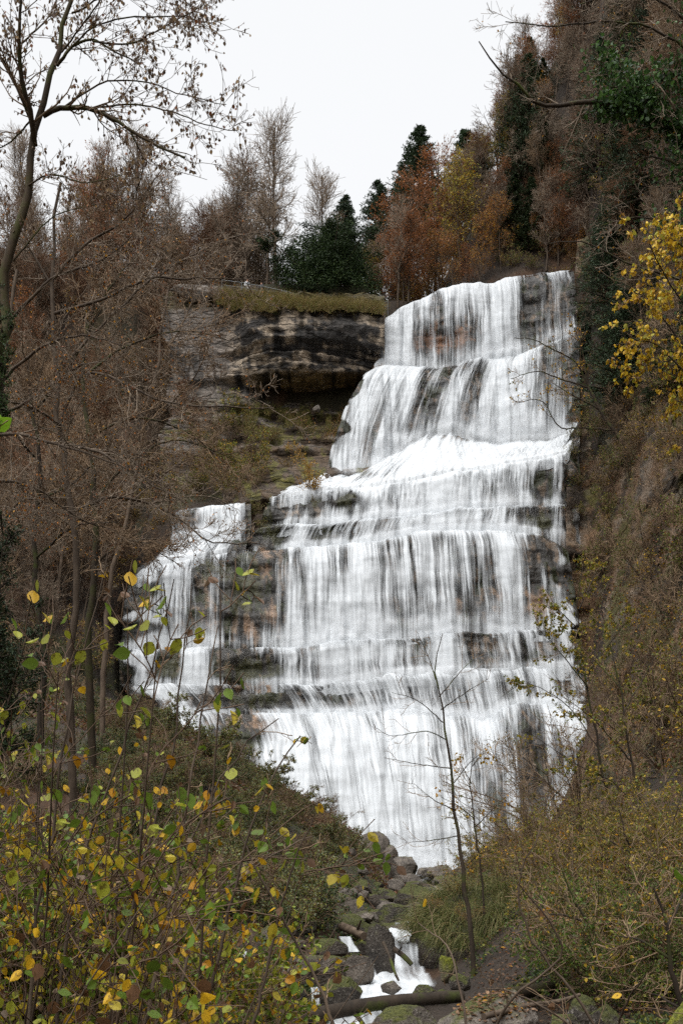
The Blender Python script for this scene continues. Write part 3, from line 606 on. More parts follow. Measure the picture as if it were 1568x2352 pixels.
# ------------------------------------------------------------------ boulders, stream, logs
def boulder_mesh(name, rx, ry, rz, seed, mat, facets=13, rough=0.14, sub=5):
    rg = np.random.default_rng(seed); bm = bmesh.new(); bmesh.ops.create_icosphere(bm, subdivisions=sub, radius=1.0)
    V = np.array([v.co[:] for v in bm.verts]); Fc = np.array([[v.index for v in f.verts] for f in bm.faces]); bm.free()
    for q in range(facets):
        n = unit(rg.normal(size=3)); d = rg.uniform(0.56, 0.84); s = V@n-d; V = V-np.maximum(s, 0)[:, None]*n[None]*0.9
    o = rg.uniform(0, 90, 3)
    r = 1+rough*2*(fbm(V[:, 0]*1.3+o[0], V[:, 1]*1.3+o[1], V[:, 2]*1.3+o[2], 4)-0.5)+0.10*(fbm(V[:, 0]*5+o[0], V[:, 1]*5, V[:, 2]*5, 3)-0.5)+0.05*(fbm(V[:, 0]*14+o[0], V[:, 1]*14, V[:, 2]*14, 2)-0.5)
    V = V*r[:, None]; ex = np.abs(V).max(0); V = V/ex*np.array([rx, ry, rz])
    return meshdata(name, [(V, Fc, 0, None)], [mat])
_bs = [100]
def boulder(x0, y0, x1, y1, d, mat, label, sink=0.25, group=None, deep=0.9, facets=14, rough=0.13):
    _bs[0] += 1; h = (y1-y0)*(1+sink)
    rx = (x1-x0)/2*d/F; rz = h/2*d/F; c = at((x0+x1)/2, y0+h/2, d)
    me = boulder_mesh('boulder', rx, min(rx, max(rz, rx*0.6))*deep, rz, _bs[0], M[mat], facets, rough, 5 if (x1-x0) > 60 else 4)
    o = obj('boulder', me, None, c); return tag(o, label, 'boulder', group or 'boulders along the stream')
boulder(815, 1899, 897, 1985, 62, 'b_grey', 'tall pointed grey boulder at the left foot of the waterfall')
boulder(808, 1948, 872, 2000, 60.5, 'b_grey', 'flat grey slab leaning under the pointed boulder left of the falls')
boulder(866, 1940, 915, 1990, 61.5, 'b_grey', 'small dark grey boulder wedged beside the pointed boulder')
boulder(897, 1958, 966, 2020, 59, 'b_grey', 'rounded dark grey boulder in front of the falling water')
boulder(868, 1990, 905, 2022, 57, 'b_half', 'small brown stone below the grey slab')
boulder(908, 2006, 972, 2036, 54, 'b_grey', 'low pale grey stone below the rounded grey boulder')
boulder(956, 1989, 993, 2016, 62, 'b_grey', 'small pale rounded stone at the very foot of the falls')
boulder(972, 1985, 1062, 2038, 58, 'b_grey', 'long dark rough boulder right of the small pale stone at the foot of the falls')
boulder(1052, 1979, 1098, 2025, 60, 'b_grey', 'dark rounded stone just right of the slender sapling trunk at the falls foot')
boulder(1003, 2009, 1066, 2058, 50, 'b_grey', 'pale cracked boulder left of the slender sapling trunk')
boulder(985, 2036, 1036, 2072, 46, 'b_grey', 'light grey stone below the pale cracked boulder')
boulder(1010, 2050, 1075, 2085, 42, 'b_grey', 'flat light stone above the hanging grass mound')
boulder(900, 2022, 996, 2095, 35, 'b_moss', 'big dark mossy boulder in the middle of the stream bed')
boulder(740, 2030, 836, 2130, 30, 'b_half', 'broad brown boulder under the scrubby left bank')
boulder(864, 2072, 944, 2132, 28, 'b_moss', 'mossy brown boulder above the little cascade')
boulder(728, 2108, 806, 2170, 25, 'b_half', 'grey boulder with moss on its right side left of the upright mossy block')
boulder(896, 2118, 948, 2154, 25, 'b_half', 'pale flat stone at the head of the little cascade')
boulder(940, 2080, 990, 2140, 26.5, 'b_moss', 'dark mossy stone beside the grass mound')
boulder(828, 2096, 908, 2275, 20.6, 'b_moss', 'tall upright mossy block standing in the white stream', 0.2, None, 0.9, 12)
boulder(596, 2175, 800, 2262, 19.2, 'b_half', 'wide flat grey slab covered in moss left of the stream', 0.3, None, 0.55)
boulder(782, 2190, 860, 2252, 19, 'b_half', 'square mossy stone between the wide slab and the upright block')
boulder(700, 2155, 800, 2200, 21.5, 'b_moss', 'low dark mossy stone behind the wide slab')
boulder(582, 2255, 722, 2318, 16.6, 'b_moss', 'low moss covered stone at the lower left of the stream')
boulder(722, 2240, 838, 2322, 16.6, 'b_moss', 'dark rounded mossy boulder at the left edge of the white water')
boulder(868, 2252, 922, 2280, 17.6, 'b_grey', 'small wet black stone lying in the white water')
boulder(938, 2258, 1012, 2298, 16.4, 'b_moss', 'low mossy stone at the right edge of the white water')
boulder(984, 2272, 1036, 2300, 16, 'b_moss', 'small mossy stone behind the lower log')
boulder(1006, 2192, 1052, 2246, 18.6, 'b_bright', 'bright green mossy stone at the foot of the grass mound')
boulder(1030, 2235, 1085, 2275, 17.6, 'b_moss', 'dark mossy lump right of the bright green stone')
boulder(854, 2306, 1020, 2400, 13.4, 'b_half', 'brown mossy boulder at the bottom edge below the lower log', 0.3)
fore = boulder(1000, 2250, 1250, 2470, 10.6, 'b_grey', 'large rough grey foreground boulder with moss and fallen leaves on top', 0.15, None, 0.9, 7, 0.12)
boulder(1296, 2284, 1386, 2370, 13, 'b_moss', 'green mossy boulder under the mossy fallen trunk at lower right')
boulder(1350, 2298, 1432, 2400, 12.2, 'b_moss', 'dark mossy boulder at the bottom right of the picture')
boulder(1248, 2328, 1342, 2390, 12, 'b_moss', 'low mossy stone right of the large foreground boulder')
boulder(1520, 2300, 1600, 2420, 9, 'b_bright', 'bright yellow green mossy boulder in the bottom right corner')
boulder(1310, 2162, 1395, 2212, 22, 'b_grey', 'grey rock half hidden among the right hand shrubs')
boulder(1180, 2060, 1290, 2150, 27, 'b_half', 'shadowed grey rock in the right bank behind bare twigs', 0.3)
boulder(560, 2120, 660, 2200, 22, 'b_half', 'grey boulder behind the hazel stems on the left bank')
boulder(640, 2060, 740, 2130, 27, 'b_half', 'mossy rock showing through scrub on the left bank')
k = 0
for px, py, d in zip(rng.uniform(790, 1010, 26), rng.uniform(2030, 2140, 26), rng.uniform(24, 52, 26)):
    x = (px-784)*d/F; z = float(T(x, d)); py2 = HOR-(z+0.2)*F/d; r = rng.uniform(0.25, 0.6)*F/d
    boulder(px-r, py2-r*0.6, px+r, py2+r*0.5, d, rng.choice(['b_moss', 'b_half', 'b_grey']), 'small stone in the rubble of the stream bed', 0.3, 'small stones in the stream bed')

for y_ in np.r_[rng.uniform(14, 34, 60), rng.uniform(34, 60, 30)]:
    xs_ = float(ip(y_, [12.5, 14.5, 16, 18, 20.5, 22.5, 24.5, 34, 60], [0.15, 0.35, 0.5, 0.78, 1.15, 1.38, 1.55, 2.6, 5.6])); sd_ = rng.choice([-1, 1]); off = (0.75 if y_ < 30 else 0.3)+rng.uniform(0.1, 2.0 if sd_ < 0 else 1.0)
    x_ = xs_+sd_*off; r = rng.uniform(0.16, 0.42)*(1.5 if y_ > 34 else 1.0); z_ = float(T(x_, y_))+0.25*r; cx, cy, rr_ = 784+x_*F/y_, HOR-z_*F/y_, r*F/y_
    boulder(cx-rr_, cy-rr_*0.62, cx+rr_, cy+rr_*0.4, y_, rng.choice(['b_moss', 'b_half', 'b_half', 'b_grey']), 'small stone in the rubble of the stream bed', 0.3, 'small stones in the stream bed', 0.9, 14, 0.12)
def stream_sheet():
    st = [(60, 1.6, -1.35), (45, 1.2, -1.75), (34, 0.8, -2.0), (26, 0.5, -2.02), (24, 0.55, -2.06), (22.6, 0.5, -2.08), (22.0, 0.5, -2.16), (21.4, 0.55, -2.42), (20.6, 0.75, -2.52), (19.5, 1.0, -2.56), (18.4, 0.9, -2.62), (17.6, 0.85, -2.70), (16.6, 0.95, -2.74), (15.4, 1.0, -2.82), (14.4, 0.9, -2.90), (12.5, 0.9, -3.0)]
    st = np.array(st); y = np.concatenate([np.linspace(st[i, 0], st[i+1, 0], 14)[:-1] for i in range(len(st)-1)])
    hw = 0.86*np.interp(y, st[::-1, 0], st[::-1, 1]); z = np.interp(y, st[::-1, 0], st[::-1, 2])
    cx = np.interp(y, [12.5, 14.5, 16, 18, 20.5, 22.5, 24.5, 34, 60], [0.15, 0.35, 0.5, 0.78, 1.15, 1.38, 1.55, 2.6, 5.6])
    s = np.linspace(-1, 1, 44); X = cx[:, None]+s[None]*hw[:, None]; Y = np.broadcast_to(y[:, None], X.shape)
    Zz = z[:, None]+0.20*(fbm(X*2.2, Y*1.6, 3, 4)-0.5)+0.10*(fbm(X*6, Y*2.4, 8, 3)-0.5)
    V = np.stack([X, Y, Zz], -1).reshape(-1, 3); me = meshdata('stream', [(V, grid_faces(len(y), 44), 0, None)], [M['stream']])
    L_ = np.r_[0, np.cumsum(np.hypot(np.diff(y), np.diff(z)))]; UV = np.stack([np.broadcast_to(X, X.shape), np.broadcast_to(L_[:, None], X.shape)], -1).reshape(-1, 2)
    uvl = me.uv_layers.new(name='flow'); li = np.empty(len(me.loops), np.int32); me.loops.foreach_get('vertex_index', li); uvl.data.foreach_set('uv', UV[li].astype(np.float32).ravel())
    D = 0.66+0.7*(fbm(X*1.2, Y*0.9, 2, 3)-0.5)-0.5*sm(0.75, 1, np.abs(s))[None]-0.5*sm(27, 34, y)[:, None]
    a = me.attributes.new('dens', 'FLOAT', 'POINT'); a.data.foreach_set('value', D.ravel().astype(np.float32))
    tag(obj('stream', me), 'foaming white stream tumbling between mossy stones below the falls', 'stream', None, 'structure')
    for (p, wd_) in ((([(505, 2185, 19.4), (512, 2190, 19.2), (528, 2240, 18.9), (560, 2275, 18.4)]), 0.62), ([(792, 2150, 22.2), (800, 2168, 21.9), (812, 2185, 21.7)], 0.16), ([(846, 2222, 19.8), (852, 2240, 19.5), (862, 2262, 19.2)], 0.14), ([(722, 2265, 16.4), (724, 2270, 16.3), (726, 2306, 16.1)], 0.08)):
        q = smoothpoly(at(*np.array(p).T), 24); sd = np.linspace(-1, 1, 14)
        V = q[:, None, :]+np.array([1, 0.25, 0])[None, None]*sd[None, :, None]*wd_; V[..., 1] -= 0.12+0.12*(fbm(V[..., 0]*4, V[..., 2]*3, 3, 3)-0.5)
        me = meshdata('side_trickle', [(V.reshape(-1, 3), grid_faces(24, 14), 0, None)], [M['stream']])
        uvl = me.uv_layers.new(name='flow'); li = np.empty(len(me.loops), np.int32); me.loops.foreach_get('vertex_index', li)
        UV = np.stack([V[..., 0], -V[..., 2]-V[..., 1]*0.5], -1).reshape(-1, 2); uvl.data.foreach_set('uv', UV[li].astype(np.float32).ravel())
        D = 0.6-0.5*sm(0.6, 1, np.abs(sd))[None]+0*V[..., 0]; a = me.attributes.new('dens', 'FLOAT', 'POINT'); a.data.foreach_set('value', D.ravel().astype(np.float32))
        tag(obj('water', me), 'small white trickle falling between mossy stones', 'water', 'trickles between the stones', 'structure')
stream_sheet()

def log(pts, r0, r1, mat, label, knots=2):
    P = smoothpoly(at(*np.array(pts, float).T), 26); R = np.linspace(r0, r1, 26)*(1+0.12*(fbm(np.arange(26)*0.6, r0*40, 3, 2)-0.5))
    c = P.mean(0); t = empty('fallen_log', c); tag(t, label, 'log', 'fallen logs and branches across the stream')
    v, f = tubes((P-c)[None], R[None], 12)
    caps = []
    for e, s in ((0, -1), (25, 1)):
        ctr = (P-c)[e]; ring = v.reshape(26, 12, 3)[e]; vv = np.vstack([ring, ctr[None]]); k = np.arange(12)
        caps.append((vv, np.stack([k, (k+1) % 12, np.full(12, 12)], 1), 0, None))
    lt = obj('log_trunk', meshdata('log_trunk', [(v, f, 0, None)]+caps, [M[mat]]), t)
    Q, QR = grow((P-c)[None], R[None], knots, (0.2, 0.9), (40, 80), (r0*3, r0*7), 4, 0.2, 0.05, 0.4, 0.6, 0.2)
    v, f = tubes(Q, QR, 5); obj('broken_branch', meshdata('broken_branch', [(v, f, 0, None)], [M[mat]]), lt)
log([(660, 2345, 14.6), (760, 2325, 14.8), (860, 2306, 15), (960, 2296, 15.2), (1060, 2288, 15.5)], 0.125, 0.10, 'bark_dark', 'long dark fallen log lying across the white stream near the bottom')
log([(1150, 2285, 14.5), (1220, 2276, 15), (1320, 2256, 16), (1420, 2242, 17)], 0.10, 0.11, 'bark_moss', 'mossy fallen trunk on the right bank behind the foreground boulder')
log([(880, 2165, 20.0), (893, 2195, 19.6), (907, 2235, 19.3), (915, 2252, 19.2)], 0.035, 0.025, 'bark_dark', 'thin black branch propped against the upright mossy block', 1)
log([(905, 2180, 20.4), (925, 2195, 20.2), (945, 2215, 20.1)], 0.06, 0.05, 'bark_dark', 'short dark log wedged in the little cascade', 1)
log([(785, 2128, 24), (810, 2138, 23.5), (835, 2150, 23)], 0.11, 0.09, 'bark', 'short brown log behind the upright mossy block', 1)
log([(1110, 2335, 10), (1210, 2310, 10.6), (1280, 2300, 11), (1330, 2285, 11.4)], 0.035, 0.02, 'bark', 'thin pale fallen branch across the mossy stones at lower right', 4)

# ------------------------------------------------------------------ plants: kinds
YEL, GOLD, GREEN, OLIVE = (0.50, 0.30, 0.015), (0.42, 0.20, 0.012), (0.09, 0.15, 0.018), (0.16, 0.16, 0.022)
BROWN, COPPER, ORANGE, DKG = (0.12, 0.062, 0.03), (0.19, 0.068, 0.026), (0.38, 0.13, 0.015), (0.020, 0.034, 0.014)
BRIGHT, PALE, DRY, TANL = (0.20, 0.30, 0.02), (0.34, 0.32, 0.10), (0.17, 0.115, 0.07), (0.26, 0.17, 0.08)
def R_(k): return np.random.default_rng(k)
def wood(name, root, sets, mat, sides=(6, 4, 3)):
    parts = []
    for i, (P, R) in enumerate(sets):
        v, f = tubes(P, R, sides[min(i, len(sides)-1)]); parts.append((v, f, 0, None))
    return obj(name, meshdata(name, parts, [M[mat]]), root)
def leafobj(root, sets, mat='leaf', name='leaves'):
    return obj(name, meshdata(name, [(v, f, 0, c) for v, f, c in sets], [M[mat]], False), root)
def trunk_line(h, rg, lean=0.06, n=12, r=0.011, wig=0.015):
    t = np.linspace(0, 1, n); P = np.zeros((1, n, 3)); a = rg.uniform(0, 6.28)
    P[0, :, 2] = t*h-0.3; P[0, :, 0] = lean*h*t**1.5*math.cos(a)+np.cumsum(rg.normal(size=n))*wig*h*0.3; P[0, :, 1] = lean*h*t**1.5*math.sin(a)+np.cumsum(rg.normal(size=n))*wig*h*0.3
    return P, (h*r*(1-0.85*t)+0.02)[None]
def bare_tree(h, seed, mat='twig', leafcols=None, nleaf=1, lsize=(0.08, 0.14), m=(24, 9, 7), up=0.14, ang=(28, 60), spread=0.42, rt=0.011, tb='bark', start=0.22):
    rg = R_(seed); root = empty('bare_tree' if leafcols is None else 'leafy_tree')
    T0 = trunk_line(h, rg)
    A = grow(*T0, m[0], (start, 0.97), ang, (h*spread*0.7, h*spread*1.1), 8, 0.16, up, 0.5, 0.3, 0.75, 0.02, rg)
    B = grow(*A, m[1], (0.15, 1), (25, 60), (h*0.13, h*0.22), 5, 0.18, up*0.6, 0.55, 0.4, 0.5, rt, rg)
    Cc = grow(*B, m[2], (0.15, 1), (20, 60), (h*0.05, h*0.10), 4, 0.2, up*0.5, 0.7, 0.5, 0.4, rt*0.85, rg)
    wood('trunk', root, [T0, A], tb, (7, 4)); wood('twigs', root, [B, Cc], mat, (3, 3))
    if leafcols:
        leafobj(root, [leaves(along(Cc[0], nleaf, rg, (0.3, 1), 0.05), lsize, leafcols, rg, 0.4, False)])
    return root
def conifer(h, seed, wide=0.24, col=DKG):
    rg = R_(seed); root = empty('conifer'); T0 = trunk_line(h, rg, 0.01, 10, 0.011, 0.003)
    n = 260; t = rg.uniform(0.10, 0.985, n); z = t*h; a = rg.uniform(0, 6.28, n); lnn = h*wide*(1-t)**0.85*rg.uniform(0.65, 1.1, n)+0.15*h*0.1
    q = np.linspace(0, 1, 6); P = np.zeros((n, 6, 3))
    dr = 0.30*(1-t)-0.12
    P[..., 0] = np.cos(a)[:, None]*lnn[:, None]*q; P[..., 1] = np.sin(a)[:, None]*lnn[:, None]*q
    P[..., 2] = z[:, None]-dr[:, None]*lnn[:, None]*q+0.14*lnn[:, None]*q**3
    Rr = (0.02+0.02*lnn)[:, None]*np.linspace(1, 0.3, 6)
    wood('trunk', root, [T0, (P, Rr)], 'bark_dark', (7, 4))
    B = grow(P, Rr, 9, (0.15, 1), (40, 70), (0.16, 0.42), 3, 0.1, -0.12, 0.5, 0.5, 0.5, 0.008, rg, rel=0.9)
    pos = along(B[0], 5, rg, (0, 1), 0.02); pos = np.vstack([pos, along(P, 10, rg, (0.3, 1), 0.05)])
    cs = [(5, col), (2, tuple(1.7*c for c in col)), (1, (col[0]*2.2, col[1]*1.9, col[2]*2.4))]
    leafobj(root, [leaves(pos, (h*0.016, h*0.032), cs, rg, 0.15, False, 0.34, 0.5)], 'needle', 'needles'); return root
def dense_bush(name, wdt, h, seed, cols, size, nclump=900, per=14, mat='needle', kind='twig', shape=1.0):
    """a broad evergreen: short boughs carrying clumps of small blades through the whole crown"""
    rg = R_(seed); root = empty(name)
    P = np.zeros((9, 8, 3)); q = np.linspace(0, 1, 8); a = np.arange(9)*0.698+rg.uniform(-0.2, 0.2, 9); sp_ = np.tile([0.15, 0.6, 0.95], 3)*rg.uniform(0.85, 1.05, 9)
    P[..., 0] = np.cos(a)[:, None]*wdt*0.5*sp_[:, None]*q**1.3; P[..., 1] = np.sin(a)[:, None]*wdt*0.5*sp_[:, None]*q**1.3; P[..., 2] = h*(1-0.45*sp_[:, None]**2)*q*0.95-0.2
    Rr = np.full((9, 1), wdt*0.012)*np.linspace(1, 0.25, 8)
    A = grow(P, Rr, 15, (0.06, 1), (40, 80), (wdt*0.16, wdt*0.36), 6, 0.15, 0.03, 0.5, 0.3, 0.5, 0.015, rg)
    B = grow(*A, 7, (0.2, 1), (30, 65), (wdt*0.05, wdt*0.11), 4, 0.15, 0.08, 0.5, 0.4, 0.4, 0.01, rg)
    wood('branches', root, [(P, Rr), A, B], 'bark_dark', (6, 4, 3))
    pos = np.vstack([along(B[0], per, rg, (0.1, 1), size[1]*0.5), along(A[0], per, rg, (0.3, 1), size[1]*0.6)])
    leafobj(root, [leaves(pos, size, cols, rg, -0.15, False, 0.35, 0.2)], mat, 'foliage'); return root
def shrub(name, h, seed, cols, size, stems=7, m=(9, 7), nleaf=2, mat='twig', lean=0.35, arch=-0.02, lmat='leaf', ovate=False, rt=0.004, rs=0.014, hang=0.35, spread=0.25, bias=None, l1=(0.22, 0.42), up1=0.03):
    rg = R_(seed); root = empty(name); n = 10
    P = np.zeros((stems, n, 3)); a = rg.uniform(0, 6.28, stems); P[:, 0, :2] = rg.normal(size=(stems, 2))*spread*0.3; P[:, 0, 2] = -0.25
    d = np.stack([np.cos(a)*lean, np.sin(a)*lean, np.ones(stems)], 1)
    if bias is not None: d = d+np.asarray(bias, float)
    d = unit(d); ln_ = h*rg.uniform(0.65, 1.12, stems)
    for q in range(1, n):
        P[:, q] = P[:, q-1]+d*(ln_/(n-1))[:, None]; d = unit(d+0.07*rg.normal(size=(stems, 3))+np.array([0, 0, arch])+np.concatenate([0.04*d[:, :2], np.zeros((stems, 1))], 1)*(q/n))
    Rr = rs*(ln_/h)[:, None]*np.linspace(1, 0.25, n)
    A = grow(P, Rr, m[0], (0.2, 1), (25, 65), (h*l1[0], h*l1[1]), 6, 0.14, up1, 0.6, 0.4, 0.55, rt*1.2, rg)
    B = grow(*A, m[1], (0.2, 1), (25, 60), (h*0.06, h*0.15), 4, 0.16, 0.02, 0.7, 0.5, 0.4, rt, rg)
    wood('stems', root, [(P, Rr)], 'bark', (6,)); wood('twigs', root, [A, B], mat, (4, 3))
    if nleaf > 0:
        k = max(int(round(nleaf)), 1); pos = along(B[0], k, rg, (0.3, 1), size[1]*0.15)
        if nleaf < 1: pos = pos[rg.uniform(size=len(pos)) < nleaf]
        leafobj(root, [leaves(pos, size, cols, rg, hang, ovate)], lmat)
    return root
def drawn_tree(name, d, lines, radii, loc_px, label, cat, mat='twig', bark='bark_moss', m=(10, 7, 4), ln1=(0.5, 1.4), ln2=(0.2, 0.5), rt=0.004, leafset=None, up=0.06, dj=0.0, group=None, ang=(30, 65), depth=None, seed=1, t1=(0.12, 1), ln3=None, hang=0.6, ovate=True, lmat='leaf', extra=None):
    """a tree whose trunk and limbs follow given lines, with twigs grown on them"""
    rg = R_(seed); base = at(loc_px[0], loc_px[1], d); root = empty(name, base); tag(root, label, cat, group)
    ps, rs = [], []
    for i, (l, r) in enumerate(zip(lines, radii)):
        dd = np.full(len(l), float(d)); 
        if i > 0: dd = d+np.linspace(0, 1, len(l))*rg.uniform(-1, 1)*dj
        p = smoothpoly(at(np.array(l, float)[:, 0], np.array(l, float)[:, 1], dd), 18)
        if i == 0: p[0, 2] = min(p[0, 2], float(T(p[0, 0], p[0, 1]))-0.2)
        p = p-base
        p[1:-1] += rg.normal(size=(16, 3))*0.012*np.linalg.norm(p[-1]-p[0])*0.25
        ps.append(p); rs.append(np.linspace(r[0], r[1], 18))
    P, Rr = np.array(ps), np.array(rs)
    A = grow(P[depth or 0:], Rr[depth or 0:], m[0], t1, ang, ln1, 8, 0.16, up, 0.5, 0.3, 0.35, rt*1.3, rg)
    B = grow(*A, m[1], (0.15, 1), (25, 60), ln2, 5, 0.18, up*0.6, 0.65, 0.4, 0.4, rt, rg)
    sets = [A, B]; last = B
    if m[2]:
        Cc = grow(*B, m[2], (0.2, 1), (25, 60), ln3 or (ln2[0]*0.4, ln2[1]*0.45), 4, 0.2, up*0.5, 0.8, 0.5, 0.3, rt*0.85, rg); sets.append(Cc); last = Cc
    wood('trunk', root, [(P, Rr)], bark, (9,)); wood('twigs', root, sets, mat, (4, 3, 3))
    if leafset:
        pos = along(last[0], leafset[0], rg, (0.4, 1), leafset[1][1]*0.12)
        if len(leafset) > 3: pos = pos[rg.uniform(size=len(pos)) < leafset[3]]
        leafobj(root, [leaves(pos, leafset[1], leafset[2], rg, hang, ovate)], lmat)
    return root, P
def spot(px, py, d0=6.0, d1=170.0):
    d = hit(px, py, d0, d1); x = (np.atleast_1d(px)-784)*d/F; return x, d, T(x, np.nan_to_num(d, nan=50.0))

# ------------------------------------------------------------------ woods on the slopes and above the falls
BT = [lambda: bare_tree(17, 1, 'twig', rt=0.020, m=(24, 8, 5), up=0.2, ang=(24, 50)), lambda: bare_tree(15, 2, 'twig_red', rt=0.020, m=(24, 8, 5)), lambda: bare_tree(19, 3, 'twig_pale', m=(26, 8, 5), spread=0.34, ang=(22, 48), up=0.2, rt=0.020), lambda: bare_tree(13, 4, 'twig_pale', m=(22, 8, 5), rt=0.019, spread=0.5, ang=(40, 75), up=0.08)]
CT = [lambda: bare_tree(14, 11, 'twig_red', [(3, (0.26, 0.095, 0.035)), (3, (0.34, 0.125, 0.035)), (2, ORANGE)], 2, (0.13, 0.24), (26, 9, 6), start=0.12), lambda: bare_tree(12, 12, 'twig', [(3, (0.46, 0.17, 0.02)), (3, (0.50, 0.27, 0.02)), (2, COPPER)], 2, (0.13, 0.24), (26, 9, 6), start=0.08, spread=0.5),
      lambda: bare_tree(12, 13, 'twig', [(4, (0.34, 0.31, 0.05)), (3, (0.52, 0.36, 0.03)), (1, GOLD)], 3, (0.12, 0.22), (26, 9, 6), start=0.1, spread=0.48), lambda: bare_tree(15, 14, 'twig_pale', [(3, BROWN), (3, COPPER), (2, (0.26, 0.11, 0.05))], 1, (0.12, 0.2), (24, 8, 5), rt=0.018)]
CF = [lambda: conifer(15, 21, 0.42, (0.042, 0.066, 0.032)), lambda: conifer(12, 22, 0.42, (0.042, 0.066, 0.036)), lambda: conifer(11, 23, 0.34, (0.026, 0.042, 0.014))]
SC = [lambda: shrub('bare_shrub', 4.0, 31, None, (0.1, 0.1), 8, (10, 7), 0, 'twig', 0.5, rt=0.010, rs=0.03), lambda: shrub('bare_shrub', 3.2, 32, [(3, (0.24, 0.21, 0.035)), (2, TANL), (2, YEL)], (0.09, 0.16), 8, (9, 7), 1, 'twig', 0.6, rt=0.010, rs=0.03), lambda: shrub('bare_shrub', 3.0, 33, [(3, (0.20, 0.20, 0.035)), (2, GREEN), (2, TANL)], (0.09, 0.16), 8, (9, 7), 2, 'twig', 0.6, rt=0.009, rs=0.03)]
g = R_(5)
G1 = 'bare trees of the wood along the top left'
for i in range(96):                                                        # plateau left of the cliff, behind it
    px = g.uniform(-140, 625) if i > 14 else g.uniform(420, 640); d = g.uniform(101, 140); x = (px-784)*d/F
    v = i % 4; 
    if px > 430 and i % 3 == 0:
        place(('ct', 3), CT[3], (x, d, T(x, d)), g.uniform(0, 6.28), g.uniform(0.75, 1.1), 'thin tree with a haze of russet leaves on the skyline wood left of the gap', 'tree', 'russet trees on the left skyline')
    else:
        hh = g.uniform(0.6, 1.0) if px > 430 else g.uniform(0.62, 0.95)
        if px > 640: hh *= 0.85
        place(('bt', v), BT[v], (x, d, T(x, d)), g.uniform(0, 6.28), hh, 'leafless grey tree in the skyline wood above the left cliff', 'tree', G1)
xx = (632-784)*108/F; place(('bt', 2), BT[2], (xx, 108, T(xx, 108)), 1.0, (1.0, 1.0, 1.12), 'tallest bare pointed tree on the left skyline', 'tree', G1)
xx = (738-784)*112/F; place(('bt', 2), BT[2], (xx, 112, T(xx, 112)), 4.0, 0.88, 'bare tree on the skyline just left of the gap of white sky', 'tree', G1)
q = 0
while q < 150:                                                              # the wooded slope on the left
    px, py = g.uniform(-160, 480), g.uniform(700, 1560)
    if px > 270 and py > 1180: continue
    x, d, z = spot(px, py, 34, 120); 
    if np.isnan(d[0]): continue
    r = g.uniform()
    if r < 0.56:
        v = [0, 1, 3, 1][q % 4]; place(('bt', v), BT[v], (x[0], d[0], z[0]), g.uniform(0, 6.28), g.uniform(0.42, 0.8), 'leafless brown tree on the wooded slope left of the falls', 'tree', 'bare trees on the left slope', (g.uniform(-0.1, 0.1), g.uniform(-0.05, 0.2)))
    elif r < 0.78: place(('ct', 3), CT[3], (x[0], d[0], z[0]), g.uniform(0, 6.28), g.uniform(0.45, 0.75), 'tree with dull russet leaves on the wooded slope left of the falls', 'tree', 'russet trees on the left slope')
    else: place(('sc', q % 2), SC[q % 2], (x[0], d[0], z[0]), g.uniform(0, 6.28), g.uniform(0.8, 1.4), 'low twiggy shrub under the trees of the left slope', 'shrub', 'shrubs under the left wood')
    q += 1
for px, py, d, s, l in ((250, 540, 104, 0.95, 'orange leaved beech glowing behind the mossy trunk at upper left'), (180, 430, 112, 1.0, 'russet beech high on the left skyline wood'), (60, 620, 95, 0.8, 'copper leaved tree at the left edge below the skyline')):
    x = (px-784)*d/F; place(('ct', 0), CT[0], (x, d, T(x, d)), g.uniform(0, 6), s, l, 'tree', 'copper beeches of the left wood')
# above and behind the falls
for px, py, d, k, s, l in ((935, 650, 105, 0, 0.98, 'copper red tree standing just behind the lip of the falls'), (900, 660, 110, 0, 0.95, 'russet tree behind the left end of the lip of the falls'), (1000, 640, 110, 0, 1.1, 'tall reddish tree in the middle behind the falls lip'), (1055, 600, 107, 2, 1.0, 'yellow green tree behind the middle of the lip of the falls'), (1010, 560, 118, 2, 0.9, 'pale olive leaved tree higher up behind the falls lip'),
                        (1100, 640, 104, 1, 0.62, 'small orange and gold tree right behind the lip of the falls'), (1150, 630, 105, 1, 0.6, 'low golden orange tree overhanging the lip of the falls'), (1040, 660, 104, 1, 0.5, 'orange shrub like tree at the water edge behind the lip'), (1160, 560, 112, 3, 0.9, 'dull russet tree on the slope right above the lip'), (860, 650, 112, 3, 0.7, 'thin brown tree right of the dark evergreen'),
                        (975, 620, 122, 1, 1.0, 'orange topped tree below the big dark fir'), (1075, 470, 128, 3, 0.9, 'brown leaved tree on the slope below the right fir')):
    x = (px-784)*d/F; place(('ct', k), CT[k], (x, d, T(x, d)), g.uniform(0, 6), s, l, 'tree', 'autumn coloured trees behind the falls')
for px, top, d, k, l in ((962, 290, 128, 0, 'big dark fir standing against the white sky above the falls'), (868, 412, 132, 1, 'shorter dark fir left of the big fir on the skyline'), (792, 448, 138, 1, 'small fir at the lowest point of the skyline'), (925, 380, 133, 1, 'middle fir tucked against the left side of the big fir'), (1070, 296, 136, 0, 'dark fir where the right slope meets the sky'), (1215, 85, 116, 2, 'dark spruce near the top of the right skyline'), (1190, 170, 116, 2, 'spruce just below the topmost spruce of the right skyline')):
    x = (px-784)*d/F; zt = (HOR-top)*d/F; zb = float(T(x, d)); hh = (15, 12, 11)[k]; s = np.clip((zt-zb)/hh, 0.5, 1.05); place(('cf', k), CF[k], (x, d, zt-hh*s), g.uniform(0, 6), s, l, 'fir tree', 'firs on the skyline')
